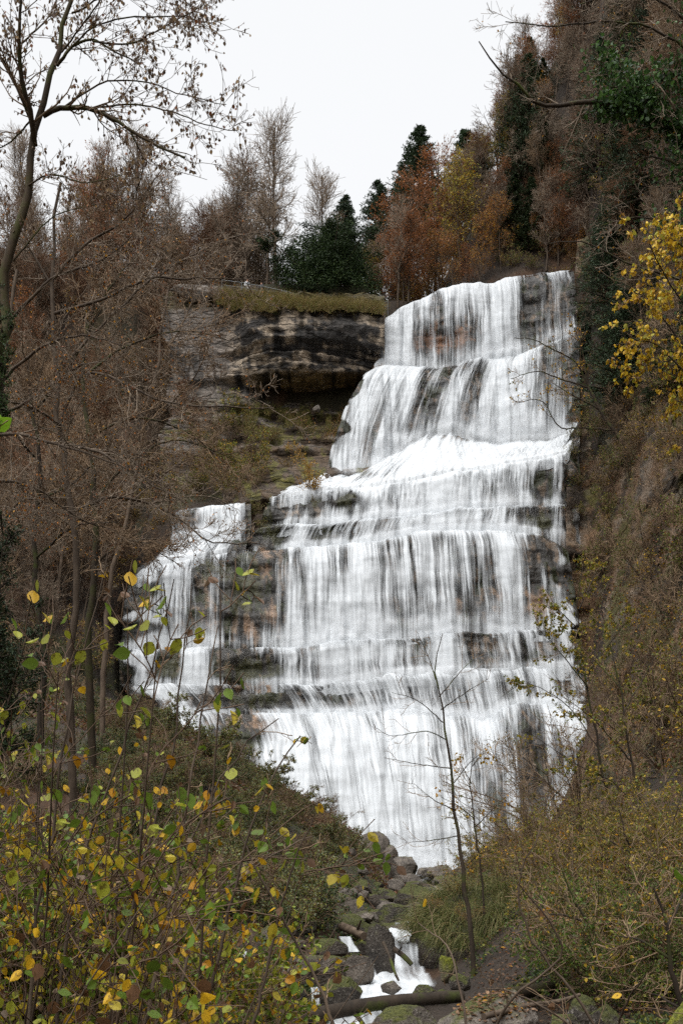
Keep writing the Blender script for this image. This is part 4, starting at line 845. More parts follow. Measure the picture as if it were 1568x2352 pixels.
for i in range(70):                                                         # thick autumn growth closing the view behind the lip
    px, d = g.uniform(850, 1330), g.uniform(102.5, 124); x = (px-784)*d/F
    if px < 905 and d < 104: continue
    k = [0, 1, 3, 0, 2, 3][i % 6]
    place(('ct', k), CT[k], (x, d, T(x, d)), g.uniform(0, 6.28), g.uniform(0.32, 0.7), ('small copper tree in the thick growth behind the falls', 'small orange tree in the thick growth behind the falls', 'small yellow green tree in the thick growth behind the falls', 'small dull russet tree in the thick growth behind the falls')[k], 'tree', ('copper growth behind the falls', 'orange growth behind the falls', 'yellow growth behind the falls', 'russet growth behind the falls')[k])
# the steep right hand slope
q = 0
while q < 260:
    px, py = g.uniform(1070, 1760), g.uniform(-160, 960)
    if px < 1345 and py > 590: continue
    x, d, z = spot(px, py, 46, 170)
    if np.isnan(d[0]): continue
    if d[0] < 100 and px < 1330 and py > 560: continue
    r = g.uniform(); a = (g.uniform(-0.1, 0.1), g.uniform(-0.28, -0.02))
    if r < 0.42:
        v = [0, 3, 1, 3][q % 4]; place(('bt', v), BT[v], (x[0], d[0], z[0]), g.uniform(0, 6.28), g.uniform(0.42, 0.8), 'leafless brown tree leaning out from the steep right slope', 'tree', 'bare trees on the right slope', a)
    elif r < 0.54: place(('ct', 3), CT[3], (x[0], d[0], z[0]), g.uniform(0, 6.28), g.uniform(0.45, 0.75), 'tree with thin russet leaves on the steep right slope', 'tree', 'russet trees on the right slope', a)
    elif r < 0.80: place(('cf', q % 3), CF[q % 3], (x[0], d[0], z[0]), g.uniform(0, 6.28), g.uniform(0.45, 0.8), 'dark conifer among bare trees on the steep right slope', 'fir tree', 'dark conifers on the right slope')
    else: place(('sc', q % 3), SC[q % 3], (x[0], d[0], z[0]), g.uniform(0, 6.28), g.uniform(0.8, 1.5), 'low shrub clinging to the upper right slope', 'shrub', 'shrubs on the upper right slope')
    q += 1
for px, py, s, l in ((1250, 430, 0.7, 'green fir in the middle of the right slope'), (1210, 590, 0.5, 'small green fir just above the right end of the lip'), (1330, 470, 0.6, 'dark fir deep in the right wood')):
    x, d, z = spot(px, py, 60, 150); place(('cf', 2), CF[2], (x[0], d[0], z[0]), g.uniform(0, 6), s, l, 'fir tree', 'green firs low on the right slope')
q = 0
while q < 120:                                                              # bank right of the falls
    px, py = g.uniform(1300, 1660), g.uniform(640, 1740)
    x, d, z = spot(px, py, 22, 110)
    if np.isnan(d[0]): continue
    v = [0, 2, 1][q % 3]; place(('sc', v), SC[v], (x[0], d[0]-0.5, z[0]), g.uniform(0, 6.28), g.uniform(0.5, 1.25), 'scraggy shrub rooted on the bank right of the falls', 'shrub', 'shrubs on the bank right of the falls', (0, -0.4)); q += 1
EV = [lambda: dense_bush('evergreen_bush', 6, 5, 41, [(4, (0.022, 0.040, 0.018)), (2, (0.035, 0.06, 0.03))], (0.10, 0.2), per=10)]
for px, py, s, l in ((1440, 800, 1.0, 'dark green ivy clad bush right of the upper falls'), (1420, 860, 0.9, 'dark bluish evergreen bush beside the middle of the upper falls'), (1500, 720, 1.0, 'dark evergreen bush left of the yellow maple'), (1385, 740, 0.7, 'small dark evergreen at the right end of the upper falls')):
    x, d, z = spot(px, py, 30, 110); place(('ev', 0), EV[0], (x[0], d[0]-1, z[0]-1.5), g.uniform(0, 6), s, l, 'bush', 'dark evergreen bushes right of the falls')
def dome_foliage(root, rx, ry, rz, n, per, size, cols, seed, spread=0.36):
    rg = R_(seed); c = unit(rg.normal(size=(n, 3))*np.array([1, 1, 0.9])); c[:, 2] = np.abs(c[:, 2])*1.05-0.05; rr = rg.uniform(0.35, 1, n)**0.45
    rr = rr*(0.80+0.42*fbm(c[:, 0]*2.4, c[:, 1]*2.4, c[:, 2]*2.4+seed, 3)); c = c*rr[:, None]*np.array([rx, ry, rz])
    P = np.repeat(c, per, 0)+rg.normal(size=(n*per, 3))*np.array([spread, spread, spread*0.45]); P[:, 2] = np.maximum(P[:, 2], 0.05)
    leafobj(root, [leaves(P, size, cols, rg, -0.25, False, 0.3, 0.25)], 'needle', 'outer_foliage')
for px, py, d, sc_, l in ((1326, 1010, 88.6, 0.55, 'scrubby bush at the right end of the middle ledge of the falls'), (1318, 1050, 86.4, 0.5, 'small bush just under the right end of the middle ledge'), (1340, 975, 91.5, 0.6, 'bush above the right end of the middle ledge'), (1318, 1120, 85.6, 0.5, 'bush hanging beside the thin right trickle of the falls'), (1335, 1190, 84.6, 0.55, 'brown bush right of the third tier of the falls')):
    place(('sc', 2), SC[2], at(px, py, d), g.uniform(0, 6), sc_, l, 'bush', 'bushes at the right ends of the ledges')
r = dense_bush('evergreen_tree', 11.6, 9.4, 42, [(5, (0.020, 0.038, 0.012)), (2, (0.035, 0.06, 0.018)), (1, (0.05, 0.08, 0.024))], (0.16, 0.34), per=34); xx = (752-784)*103/F
dome_foliage(r, 4.4, 3.6, 9.4, 800, 40, (0.16, 0.34), [(4, (0.022, 0.044, 0.013)), (3, (0.042, 0.075, 0.02)), (2, (0.07, 0.11, 0.03))], 45); r.location = (xx, 102, 55.9); r.scale = (1.22, 1.0, 0.86); tag(r, 'broad dark green yew on the cliff top left of the falls', 'yew')
for i_ in range(46):
    px, py = g.uniform(250, 405), g.uniform(1150, 1500)
    if px > 318+(1345-py)*0.62: continue
    x, d, z = spot(px, py, 40, 120); d = np.minimum(d, 84)
    if np.isnan(d[0]): continue
    place(('sc', i_ % 2), SC[i_ % 2], at(px, py+8, d[0]-0.4), g.uniform(0, 6.28), g.uniform(0.4, 0.8), 'twiggy shrub on the bank just left of the small left fall', 'shrub', 'shrubs beside the left wing of the falls')
for i_ in range(30):
    px, py = g.uniform(1150, 1340), g.uniform(540, 622); x, d, z = spot(px, py, 100, 150)
    if np.isnan(d[0]): continue
    if i_ % 3 == 0: place(('ct', 1), CT[1], (x[0], d[0], z[0]), g.uniform(0, 6.28), g.uniform(0.18, 0.34), 'little orange tree on the slope right above the lip of the falls', 'tree', 'little orange trees above the right end of the lip')
    else: place(('sc', i_ % 3), SC[i_ % 3], (x[0], d[0], z[0]), g.uniform(0, 6.28), g.uniform(0.4, 0.9), 'low shrub on the slope right above the lip of the falls', 'shrub', 'shrubs above the right end of the lip')
# plants on the slope under the overhang
GS = [lambda: shrub('willow_shrub', 4.2, 51, [(3, OLIVE), (2, (0.14, 0.17, 0.03)), (1, YEL)], (0.09, 0.17), 9, (10, 8), 3, 'twig', 0.45, rt=0.009, rs=0.03)]
for px, py, d, s, l in ((560, 1110, 91.5, 1.25, 'pale green willow shrub below the dark overhang'), (585, 1120, 90, 0.9, 'lower olive shrub right of the willow under the overhang'), (520, 1140, 89, 0.9, 'olive shrub behind the small left fall'), (540, 1010, 95.5, 1.1, 'tall pale willow against the grey cliff left of the overhang'), (470, 1120, 90, 0.8, 'dark olive shrub left of the willow')):
    place(('gs', 0), GS[0], at(px, py, d), g.uniform(0, 6), s, l, 'shrub', 'olive shrubs under the overhang')
r = shrub('golden_sapling', 4.6, 52, [(4, (0.42, 0.24, 0.03)), (2, (0.5, 0.32, 0.06)), (1, GOLD)], (0.10, 0.18), 4, (12, 8), 3, 'twig', 0.16, rt=0.008, rs=0.03); r.location = at(716, 1146, 86.2); tag(r, 'little golden leaved sapling on the ledge left of the falls', 'sapling')
for px, py, d, s, l in ((600, 1215, 85.0, 0.35, 'green tuft of bushes between the small left fall and the main falls'), (590, 1180, 85.6, 0.4, 'mossy bush at the right end of the small left fall'), (722, 1158, 86, 0.28, 'mossy tuft at the foot of the golden sapling'), (575, 1185, 86, 0.4, 'grass and bramble clump behind the small left fall')):
    place(('sc', 2), SC[2], at(px, py, d), g.uniform(0, 6), s, l, 'bush', 'green tufts beside the small left fall')
q = 0
while q < 40:
    px, py = g.uniform(420, 720), g.uniform(960, 1165)
    if px > 600+(1165-py)*0.9: continue
    d = float(d_over(np.array([px]), np.array([py]))[0])-0.3
    place(('sc', q % 3), SC[q % 3], at(px, py, d), g.uniform(0, 6.28), g.uniform(0.35, 0.75), 'brown scrub on the slope below the overhang', 'shrub', 'scrub under the overhang'); q += 1

# ------------------------------------------------------------------ cliff top: grass, railing, two visitors
def grass_patch(name, pts, length, width, cols, label, cat, kind='stuff', n=5, droop=0.35, spread=0.5, outv=None, group=None, seed=3):
    rg = R_(seed); k = len(pts); d0 = rg.normal(size=(k, 3))*spread+np.array([0, 0, 1])
    if outv is not None: d0 = d0+outv
    w_ = np.array([c[0] for c in cols], float); w_ /= w_.sum(); cc = np.array([c[1] for c in cols])[rg.choice(len(cols), k, p=w_)]*rg.uniform(0.7, 1.3, (k, 1))
    v, f, c = blades(pts, d0, rg.uniform(length[0], length[1], k), width, cc, rg, n, droop)
    o = obj(name, meshdata(name, [(v, f, 0, c)], [M['grass']], False)); return tag(o, label, cat, group, kind)
g = R_(9)
GRS = [(3, (0.20, 0.16, 0.05)), (3, (0.14, 0.14, 0.03)), (2, (0.26, 0.19, 0.08)), (2, (0.10, 0.12, 0.02)), (1, (0.20, 0.10, 0.04))]
n = 21000; px = g.uniform(500, 880, n); top = ip(px, [500, 520, 600, 700, 870], [672, 664, 672, 690, 702]); bot = ip(px, [500, 560, 700, 870], [696, 706, 702, 716])+36*(fbm(px*0.045, 3, 9, 4)-0.45); u = g.uniform(0, 1, n)**0.8
clump = fbm(px*0.05, 2, 1, 3); pyy = top+(bot-top)*u; P = at(px, pyy, d_over(px, np.maximum(pyy, 672))-0.3-1.1*u+g.uniform(-0.3, 0.3, n)); P[:, 2] -= 0.2
grass_patch('cliff_top_grass', P, (0.3, 1.4), 0.015, GRS+[(3, (0.30, 0.23, 0.09)), (2, (0.18, 0.12, 0.06))], 'shaggy yellow brown grass along the top of the dark overhang', 'grass')
n = 5000; px = g.uniform(740, 880, n); py = g.uniform(840, 1010, n); kp = np.abs(px-(885-(py-850)*0.75)) < 26; px, py = px[kp], py[kp]
P = at(px, py, d_over(px, py)-1.2); grass_patch('russet_grass', P, (0.4, 1.0), 0.014, [(3, (0.26, 0.13, 0.04)), (2, (0.2, 0.14, 0.06)), (1, OLIVE)], 'russet grass fringe down the left edge of the upper falls', 'grass', droop=0.5)
n = 6000; px = g.uniform(560, 760, n); py = g.uniform(925, 965, n)+g.uniform(0, 40, n); P = at(px, py, d_over(px, py)-0.9); kp = fbm(px*0.03, py*0.03, 5, 3) > 0.5
grass_patch('ledge_grass', P[kp], (0.3, 0.7), 0.013, GRS, 'green and yellow grass on the ledge under the overhang', 'grass', droop=0.4, seed=8)
n = 7000; px = g.uniform(1290, 1560, n); py = g.uniform(820, 1700, n); kp = fbm(px*0.012, py*0.02, 5, 3) > 0.52; px, py = px[kp], py[kp]; x, d, z = spot(px, py, 22, 120); kp = ~np.isnan(d)
P = np.stack([x, d-0.9, z], 1)[kp]; grass_patch('bank_grass', P, (0.3, 0.9), 0.014, [(2, (0.2, 0.14, 0.07)), (2, OLIVE), (1, (0.22, 0.11, 0.05))], 'dry grass hanging on the earth bank right of the falls', 'grass', droop=0.6, seed=6)
for i_ in range(16):
    px = g.uniform(520, 880); py = float(ip(px, [520, 600, 700, 880], [676, 688, 694, 704]))+g.uniform(-6, 14); d = float(d_over(np.array([px]), np.array([max(py, 672)]))[0])-0.4
    v_ = i_ % 2; place(('sc', 1+v_), SC[1+v_], at(px, py+4, d), g.uniform(0, 6), g.uniform(0.16, 0.34), ('straw coloured bush in the grass on the cliff top', 'green bush in the grass on the cliff top')[v_], 'bush', ('straw bushes of the cliff top', 'green bushes of the cliff top')[v_])
slab = boulder(392, 652, 525, 692, 97.0, 'b_grey', 'pale grey rock slab on the edge of the cliff top left of the grass', 0.1, 'pale rocks on the cliff top', 0.7); 
boulder(500, 672, 524, 692, 96.5, 'b_grey', 'small pale rock at the right end of the cliff top slab', 0.1, 'pale rocks on the cliff top')
boulder(718, 930, 736, 948, 94.6, 'b_grey', 'single white stone on the slope under the overhang', 0.1, 'pale rocks on the cliff top')

def railing(pts, d, label, hgt=1.05):
    P = at(np.array(pts)[:, 0], np.array(pts)[:, 1], d); root = empty('railing', P[0]); tag(root, label, 'railing', 'railings along the cliff top path')
    P = P-P[0]
    for p in P:
        v, f = tubes(np.array([[p-[0, 0, hgt+0.6], p]]), np.full((1, 2), 0.035), 6); obj('post', meshdata('post', [(v, f, 0, None)], [M['steel']]), root)
    for dz in (0.0, -0.5):
        v, f = tubes((P+np.array([0, 0.0, dz]))[None], np.full((1, len(P)), 0.028), 6); obj('rail', meshdata('rail', [(v, f, 0, None)], [M['steel']]), root)
railing([(510, 643), (555, 649), (600, 657), (648, 667), (685, 677)], 98.6, 'thin grey metal railing behind the grass on the left cliff top')
railing([(852, 702), (872, 696), (890, 692)], 99.4, 'short grey metal railing beside the left end of the falls lip')

def person(px, py, d, jacket, trousers, hairc, label, pack=None, sc=1.0):
    root = empty('person', at(px, py, d)); tag(root, label, 'person', None)
    def skinned(name, verts, edges, rad, mat, parent, sub=2):
        me = bpy.data.meshes.new(name); me.from_pydata(verts, edges, []); o = obj(name, me, parent); me.materials.append(mat)
        m = o.modifiers.new('skin', 'SKIN'); 
        for i, r in enumerate(rad): me.skin_vertices[0].data[i].radius = (r if isinstance(r, tuple) else (r, r))
        me.skin_vertices[0].data[0].use_root = True
        s = o.modifiers.new('sub', 'SUBSURF'); s.levels = sub; s.render_levels = sub; return o
    skin = mat_plain('skin', lin(196, 150, 126), 0.6)
    V = [(0, 0, 0.95), (0, 0, 1.15), (0, 0, 1.38), (0, 0, 1.50), (0, -0.02, 1.60), (0, -0.02, 1.71)]
    E = [(0, 1), (1, 2), (2, 3), (3, 4), (4, 5)]; Rr = [(0.16, 0.11), (0.15, 0.10), (0.17, 0.11), 0.055, 0.085, 0.07]
    for s in (-1, 1):
        i = len(V); V += [(s*0.19, 0, 1.40), (s*0.27, 0.02, 1.14), (s*0.22, -0.16, 0.98), (s*0.21, -0.21, 0.96)]; E += [(2, i), (i, i+1), (i+1, i+2), (i+2, i+3)]; Rr += [0.065, 0.05, 0.036, 0.036]
        for k, (dx, ll) in enumerate(((-0.030, 0.060), (-0.010, 0.075), (0.010, 0.070), (0.028, 0.055), (-0.045, 0.045))):
            j = len(V); V += [(s*0.21+dx*s, -0.25, 0.955), (s*0.21+dx*s*1.2, -0.25-ll, 0.93-(0.01 if k < 4 else -0.02))]; E += [(i+3, j), (j, j+1)]; Rr += [0.010, 0.008]
        i = len(V); V += [(s*0.10, 0, 0.86), (s*0.11, -0.02, 0.48), (s*0.11, 0.02, 0.09), (s*0.12, -0.13, 0.05)]; E += [(0, i), (i, i+1), (i+1, i+2), (i+2, i+3)]; Rr += [0.095, 0.062, 0.045, 0.04]
    bd = skinned('body', V, E, Rr, skin, root)
    jk = mat_plain('jacket', jacket, 0.7); V = [(0, 0, 0.88), (0, 0, 1.15), (0, 0, 1.40), (0, 0, 1.49)]; E = [(0, 1), (1, 2), (2, 3)]; Rr = [(0.19, 0.14), (0.18, 0.13), (0.19, 0.13), 0.08]
    for s in (-1, 1):
        i = len(V); V += [(s*0.20, 0, 1.40), (s*0.275, 0.02, 1.14), (s*0.225, -0.15, 0.985)]; E += [(2, i), (i, i+1), (i+1, i+2)]; Rr += [0.085, 0.068, 0.055]
    skinned('jacket', V, E, Rr, jk, root)
    V = [(0, 0, 0.92)]; E = []; Rr = [(0.17, 0.125)]
    for s in (-1, 1):
        i = len(V); V += [(s*0.10, 0, 0.84), (s*0.11, -0.02, 0.48), (s*0.11, 0.02, 0.10)]; E += [(0, i), (i, i+1), (i+1, i+2)]; Rr += [0.11, 0.078, 0.065]
    skinned('trousers', V, E, Rr, mat_plain('trousers', trousers, 0.8), root)
    skinned('hair', [(0, 0.015, 1.64), (0, 0.02, 1.74)], [(0, 1)], [0.085, 0.078], mat_plain('hair', hairc, 0.7), bd)
    if pack is not None: skinned('backpack', [(0, -0.19, 1.08), (0, -0.21, 1.38)], [(0, 1)], [(0.14, 0.09), (0.13, 0.07)], mat_plain('backpack', pack, 0.7), root)
    root.scale = (sc,)*3; return root
p = person(568, 682, 98.9, lin(214, 216, 218), lin(190, 192, 196), lin(60, 44, 34), 'person in a white jacket with a dark backpack standing at the cliff top railing', lin(52, 56, 66)); p.rotation_euler[2] = 0.4
p = person(600, 688, 99.4, lin(44, 46, 54), lin(36, 38, 46), lin(70, 52, 40), 'person in dark clothes standing right of the visitor in white'); p.rotation_euler[2] = 2.6

# ------------------------------------------------------------------ near trees, left
DRYL = [(4, DRY), (3, TANL), (3, (0.10, 0.062, 0.04)), (1, COPPER)]
LT = [[(-20, 1010), (2, 800), (18, 640), (42, 520), (62, 430), (80, 335), (98, 262), (118, 200), (142, 120), (160, 20), (175, -80)],
      [(80, 335), (72, 270), (52, 190), (45, 90), (50, -40)], [(72, 275), (40, 200), (5, 135), (-40, 90)],
      [(100, 266), (145, 248), (205, 250), (270, 278), (340, 325), (425, 362)], [(132, 150), (170, 105), (215, 92), (262, 118), (310, 140)],
      [(205, 250), (300, 240), (400, 258), (480, 290), (545, 300)], [(130, 150), (220, 60), (330, 40), (440, 40), (470, 70)], [(215, 95), (300, 100), (380, 60), (470, 10)],
      [(142, 120), (210, 30), (260, -40), (330, -90)], [(50, 100), (110, 40), (140, -30)], [(72, 275), (20, 330), (-40, 350)], [(300, 300), (330, 380), (300, 470)], [(145, 248), (240, 190), (330, 190), (430, 220), (520, 240)],
      [(165, 30), (280, -20), (400, -10), (455, 30)], [(60, 430), (120, 400), (200, 420), (290, 400)], [(30, 600), (120, 500), (220, 470)]]
LR = [(0.13, 0.035), (0.065, 0.02), (0.045, 0.015), (0.055, 0.018), (0.036, 0.012)]+[(0.020, 0.007)]*11
drawn_tree('mossy_tree', 21, LT, LR, (-20, 1010), 'tall tree with mossy forked trunk and hanging dry brown leaves at upper left', 'tree', 'twig', 'bark_moss', (20, 8, 0), (0.5, 1.7), (0.14, 0.45), 0.0040, (3, (0.055, 0.095), DRYL, 0.5), 0.07, 1.5, depth=1, seed=5, hang=1.6)
def sweep(name, d, trunk, limbs, tr, lr, label, seed, mat='twig_pale', lf=None, m=(17, 9, 4), bark='bark', up=0.02):
    return drawn_tree(name, d, [trunk]+limbs, [tr]+[lr]*len(limbs), trunk[0], label, 'tree', mat, bark, m, (0.9, 2.6), (0.3, 0.8), d*0.00022, lf, up, 3.0, 'long limbed bare trees on the left', seed=seed, depth=1)
OR = [(3, ORANGE), (2, GOLD), (3, COPPER), (1, BROWN)]
sweep('bare_tree', 30, [(170, 1700), (160, 1500), (172, 1250), (150, 1050), (130, 850), (120, 640), (140, 420)], [[(140, 970), (190, 862), (280, 878), (350, 914), (415, 929), (500, 934), (628, 936)], [(132, 860), (220, 760), (330, 660), (430, 590), (560, 540), (645, 530)], [(125, 720), (230, 690), (340, 640), (440, 640), (600, 642)], [(150, 1020), (230, 1040), (330, 1100), (430, 1160)], [(145, 980), (60, 930), (-40, 925)], [(122, 640), (200, 560), (290, 500), (380, 380)], [(120, 660), (60, 560), (10, 540)], [(160, 1180), (260, 1140), (380, 1170), (480, 1240), (600, 1250)]],
      (0.13, 0.04), (0.05, 0.012), 'bare tree with long pale branches reaching right across the cliff from the left', 61, lf=(1, (0.04, 0.07), OR, 0.22))
sweep('bare_tree', 36, [(215, 1650), (205, 1450), (220, 1250), (210, 1050), (190, 880), (200, 700)], [[(215, 1150), (300, 1060), (400, 1010), (500, 1040), (560, 1070)], [(205, 1000), (320, 960), (440, 1000), (540, 1090)], [(200, 860), (300, 790), (420, 760), (520, 780)], [(212, 1300), (300, 1240), (400, 1290)], [(210, 1050), (120, 990), (20, 960)], [(200, 760), (260, 650), (340, 560)]],
      (0.15, 0.05), (0.05, 0.012), 'bare dark trunked tree right of the mossy double trunk in the left wood', 62, 'twig', (1, (0.05, 0.08), OR, 0.12), bark='bark_moss')
sweep('bare_tree', 26, [(-40, 1500), (-30, 1250), (-15, 1000), (10, 800), (40, 620)], [[(-15, 1000), (60, 1000), (160, 1030), (260, 1060), (360, 1110)], [(-20, 1100), (80, 1120), (180, 1190), (270, 1220)], [(0, 880), (90, 800), (190, 770), (300, 800)], [(20, 740), (120, 640), (230, 600), (330, 520)], [(-30, 1250), (50, 1150), (120, 1160)], [(-10, 960), (100, 900), (180, 840), (230, 830)]],
      (0.14, 0.04), (0.045, 0.010), 'leaning bare tree at the left edge with orange leaves on its lower twigs', 63, lf=(1, (0.04, 0.065), OR, 0.42))
sweep('bare_tree', 42, [(235, 1600), (255, 1350), (300, 1150), (340, 950), (370, 760), (400, 600)], [[(305, 1150), (420, 1060), (520, 1030)], [(360, 1000), (300, 900), (250, 780)], [(365, 960), (450, 860), (500, 740)], [(375, 820), (430, 720), (470, 600)], [(300, 1180), (250, 1130), (200, 1090)], [(378, 780), (330, 680), (320, 560)]],
      (0.12, 0.04), (0.04, 0.012), 'slim bare tree in front of the grey cliff left of the overhang', 64, 'twig')
sweep('bare_tree', 33, [(95, 1720), (100, 1500), (80, 1300), (90, 1100), (70, 900)], [[(85, 1280), (170, 1210), (270, 1200)], [(90, 1150), (180, 1100), (280, 980)], [(80, 1050), (0, 960), (-50, 940)], [(75, 950), (150, 860), (240, 700)]],
      (0.12, 0.05), (0.04, 0.012), 'straight dark trunk standing left of the mossy double trunk', 65, 'twig', bark='bark_dark')
# ivy and evergreen on the left edge
r = dense_bush('dark_yew', 2.6, 4.6, 43, [(5, (0.014, 0.026, 0.010)), (2, (0.03, 0.045, 0.016))], (0.06, 0.12), per=9); r.scale = (0.8, 0.8, 0.85); r.location = at(-15, 1760, 15); tag(r, 'dark green yew bush at the left edge behind the hazel stems', 'yew')
r = dense_bush('ivy', 1.2, 3.6, 44, [(4, (0.03, 0.06, 0.015)), (2, (0.05, 0.09, 0.02))], (0.06, 0.10), per=4, mat='leaf'); r.location = at(-5, 1010, 20.5); r.scale = (0.7, 0.7, 1); tag(r, 'ivy climbing the lower trunk of the mossy tree', 'ivy')
def sprig(px, py, d, tipx, tipy, nl, cols, size, label, seed):
    rg = R_(seed); root = empty('leafy_twig', at(px, py, d)); tag(root, label, 'twig', 'near twigs poking into the picture'); P = smoothpoly(np.array([[0, 0, 0], (at(tipx, tipy, d)-at(px, py, d))*0.5+[0, 0.02, 0.01], at(tipx, tipy, d)-at(px, py, d)]), 10)[None]
    wood('twig_stem', root, [(P, np.linspace(0.006, 0.002, 10)[None])], 'twig', (6,)); leafobj(root, [leaves(along(P, nl, rg, (0.55, 1)), size, cols, rg, 0.1)], 'leaf_near'); return root
sprig(-150, 1080, 3.5, 20, 965, 6, [(1, (0.16, 0.30, 0.02))], (0.05, 0.075), 'bright green fresh leaves on a twig at the left edge', 3)
sprig(1700, 2080, 4.0, 1560, 2022, 2, [(1, (0.13, 0.22, 0.02))], (0.08, 0.1), 'single green leaf on a twig at the right edge', 5)

# ------------------------------------------------------------------ near trees, right
drawn_tree('maple', 26, [[(1720, 2000), (1700, 1300), (1670, 800), (1640, 300)], [(1680, 900), (1610, 760), (1530, 640), (1490, 560)], [(1690, 1050), (1600, 900), (1520, 800), (1450, 780)], [(1685, 950), (1590, 820), (1510, 720), (1460, 680)], [(1675, 820), (1620, 680), (1570, 560), (1550, 490)], [(1695, 1150), (1620, 1000), (1570, 930), (1530, 920)], [(1665, 720), (1600, 600), (1530, 540)], [(1690, 1000), (1580, 880), (1490, 830), (1425, 850)], [(1690, 780), (1620, 640), (1585, 560), (1560, 540)]], [(0.16, 0.06)]+[(0.04, 0.008)]*8, (1720, 2000), 'maple covered in bright yellow leaves at the right edge', 'maple', 'twig', 'bark_dark', (16, 6, 0), (0.5, 1.4), (0.2, 0.5), 0.004, (6, (0.075, 0.135), [(4, (0.68, 0.46, 0.03)), (2, (0.58, 0.34, 0.02)), (2, (0.46, 0.42, 0.05)), (1, (0.30, 0.16, 0.04))], 0.8), 0.0, 2.5, depth=1, seed=71, t1=(0.3, 1))
IV = [[(1700, 1500), (1680, 900), (1650, 450), (1630, 100), (1600, -100)], [(1650, 420), (1560, 295), (1500, 265), (1420, 240), (1330, 236), (1249, 245), (1219, 230), (1184, 185), (1134, 150), (1099, 95)], [(1520, 270), (1450, 200), (1400, 160), (1365, 140)], [(1640, 250), (1560, 170), (1480, 200), (1400, 200)], [(1640, 200), (1568, 110), (1480, 60), (1380, 50), (1250, 60), (1160, 50)], [(1630, 100), (1540, 20), (1450, -20), (1330, 10)], [(1655, 520), (1580, 400), (1500, 360), (1420, 380), (1340, 340)], [(1660, 600), (1560, 520), (1460, 500), (1370, 520)], [(1670, 700), (1560, 640), (1450, 610), (1350, 560), (1260, 560)]]
root, P = drawn_tree('ivy_clad_tree', 31, IV, [(0.25, 0.12), (0.14, 0.015), (0.06, 0.03), (0.06, 0.02)]+[(0.045, 0.012)]*5, (1700, 1500), 'tree reaching in at upper right with ivy on its dark limb and pale twigs', 'tree', 'twig_pale', 'bark_dark', (13, 6, 3), (0.9, 2.4), (0.3, 0.8), 0.0055, (1, (0.05, 0.09), [(2, GOLD), (1, COPPER), (1, BROWN)], 0.12), 0.04, 2.5, depth=1, seed=72)
rg = R_(73); ivp = np.vstack([along(P[1:2], 2200, rg, (0.02, 0.52), 0.2), along(P[2:4], 1100, rg, (0.0, 1), 0.3), along(P[0:1], 2600, rg, (0.45, 0.95), 0.6), along(P[6:8], 260, rg, (0.0, 0.6), 0.3)]); leafobj(root, [leaves(ivp, (0.10, 0.17), [(4, (0.035, 0.075, 0.018)), (3, (0.06, 0.12, 0.026)), (2, (0.02, 0.04, 0.014))], rg, 0.3)], 'leaf', 'ivy')
drawn_tree('overhanging_tree', 79, [[(1440, 1030), (1405, 985), (1375, 940), (1350, 890)], [(1405, 988), (1330, 983), (1294, 985), (1269, 963), (1254, 931), (1229, 916), (1188, 925)], [(1350, 890), (1283, 870), (1233, 853), (1172, 870)], [(1352, 890), (1319, 830), (1265, 801), (1222, 780), (1180, 776)], [(1350, 890), (1335, 800), (1310, 740)], [(1375, 940), (1300, 900), (1270, 880)]], [(0.16, 0.10)]+[(0.075, 0.02)]*5, (1440, 1030), 'dark crooked tree with sparse yellow leaves leaning over the right side of the upper falls', 'tree', 'twig', 'bark_dark', (8, 5, 2), (0.9, 2.4), (0.4, 0.9), 0.012, (1, (0.12, 0.2), [(3, GOLD), (3, YEL), (1, OLIVE)], 0.55), 0.06, 2.0, depth=1, seed=74)
YG = [(4, (0.17, 0.17, 0.022)), (3, (0.26, 0.19, 0.02)), (2, (0.34, 0.22, 0.02)), (2, (0.09, 0.11, 0.02))]
def right_tree(d, trunk, limbs, label, seed, nl=2, cols=YG, sz=(0.045, 0.08)):
    return drawn_tree('young_tree', d, [trunk]+limbs, [(0.055, 0.012)]+[(0.02, 0.006)]*len(limbs), trunk[0], label, 'tree', 'twig', 'bark_dark', (9, 6, 0), (0.4, 1.2), (0.18, 0.45), 0.0055, (nl, sz, cols, 0.7), 0.04, 2.0, 'young trees on the right bank', seed=seed)
right_tree(30, [(1490, 2120), (1453, 1976), (1403, 1850), (1370, 1700), (1345, 1560), (1325, 1400), (1340, 1290)], [[(1375, 1720), (1300, 1620), (1210, 1570), (1150, 1600)], [(1350, 1580), (1270, 1480), (1230, 1440)], [(1330, 1450), (1280, 1400), (1250, 1390)], [(1345, 1550), (1420, 1450), (1460, 1400)], [(1390, 1800), (1300, 1740), (1210, 1680)], [(1328, 1400), (1360, 1330), (1375, 1300)]], 'young tree with yellow green leaves in front of the right edge of the falls', 81, 9, YG, (0.055, 0.10))
right_tree(27, [(1580, 2120), (1543, 1994), (1475, 1850), (1440, 1700), (1420, 1560), (1400, 1480)], [[(1450, 1750), (1360, 1650), (1290, 1600)], [(1430, 1640), (1480, 1550), (1520, 1480)], [(1500, 1900), (1410, 1800), (1330, 1760)], [(1480, 1860), (1550, 1760), (1590, 1650)], [(1425, 1580), (1350, 1500), (1310, 1460)]], 'second young tree leaning left, nearer the right edge, thick with small yellow leaves', 82, 8, YG, (0.05, 0.09))
right_tree(20, [(1640, 2330), (1560, 2200), (1500, 2080), (1450, 1960), (1420, 1860)], [[(1560, 2200), (1480, 2150), (1400, 2140)], [(1500, 2080), (1420, 2050), (1340, 2060)], [(1470, 2010), (1540, 1900), (1570, 1800)], [(1450, 1960), (1370, 1920), (1290, 1930)]], 'low young tree with olive leaves in the lower right thicket', 83, 4)
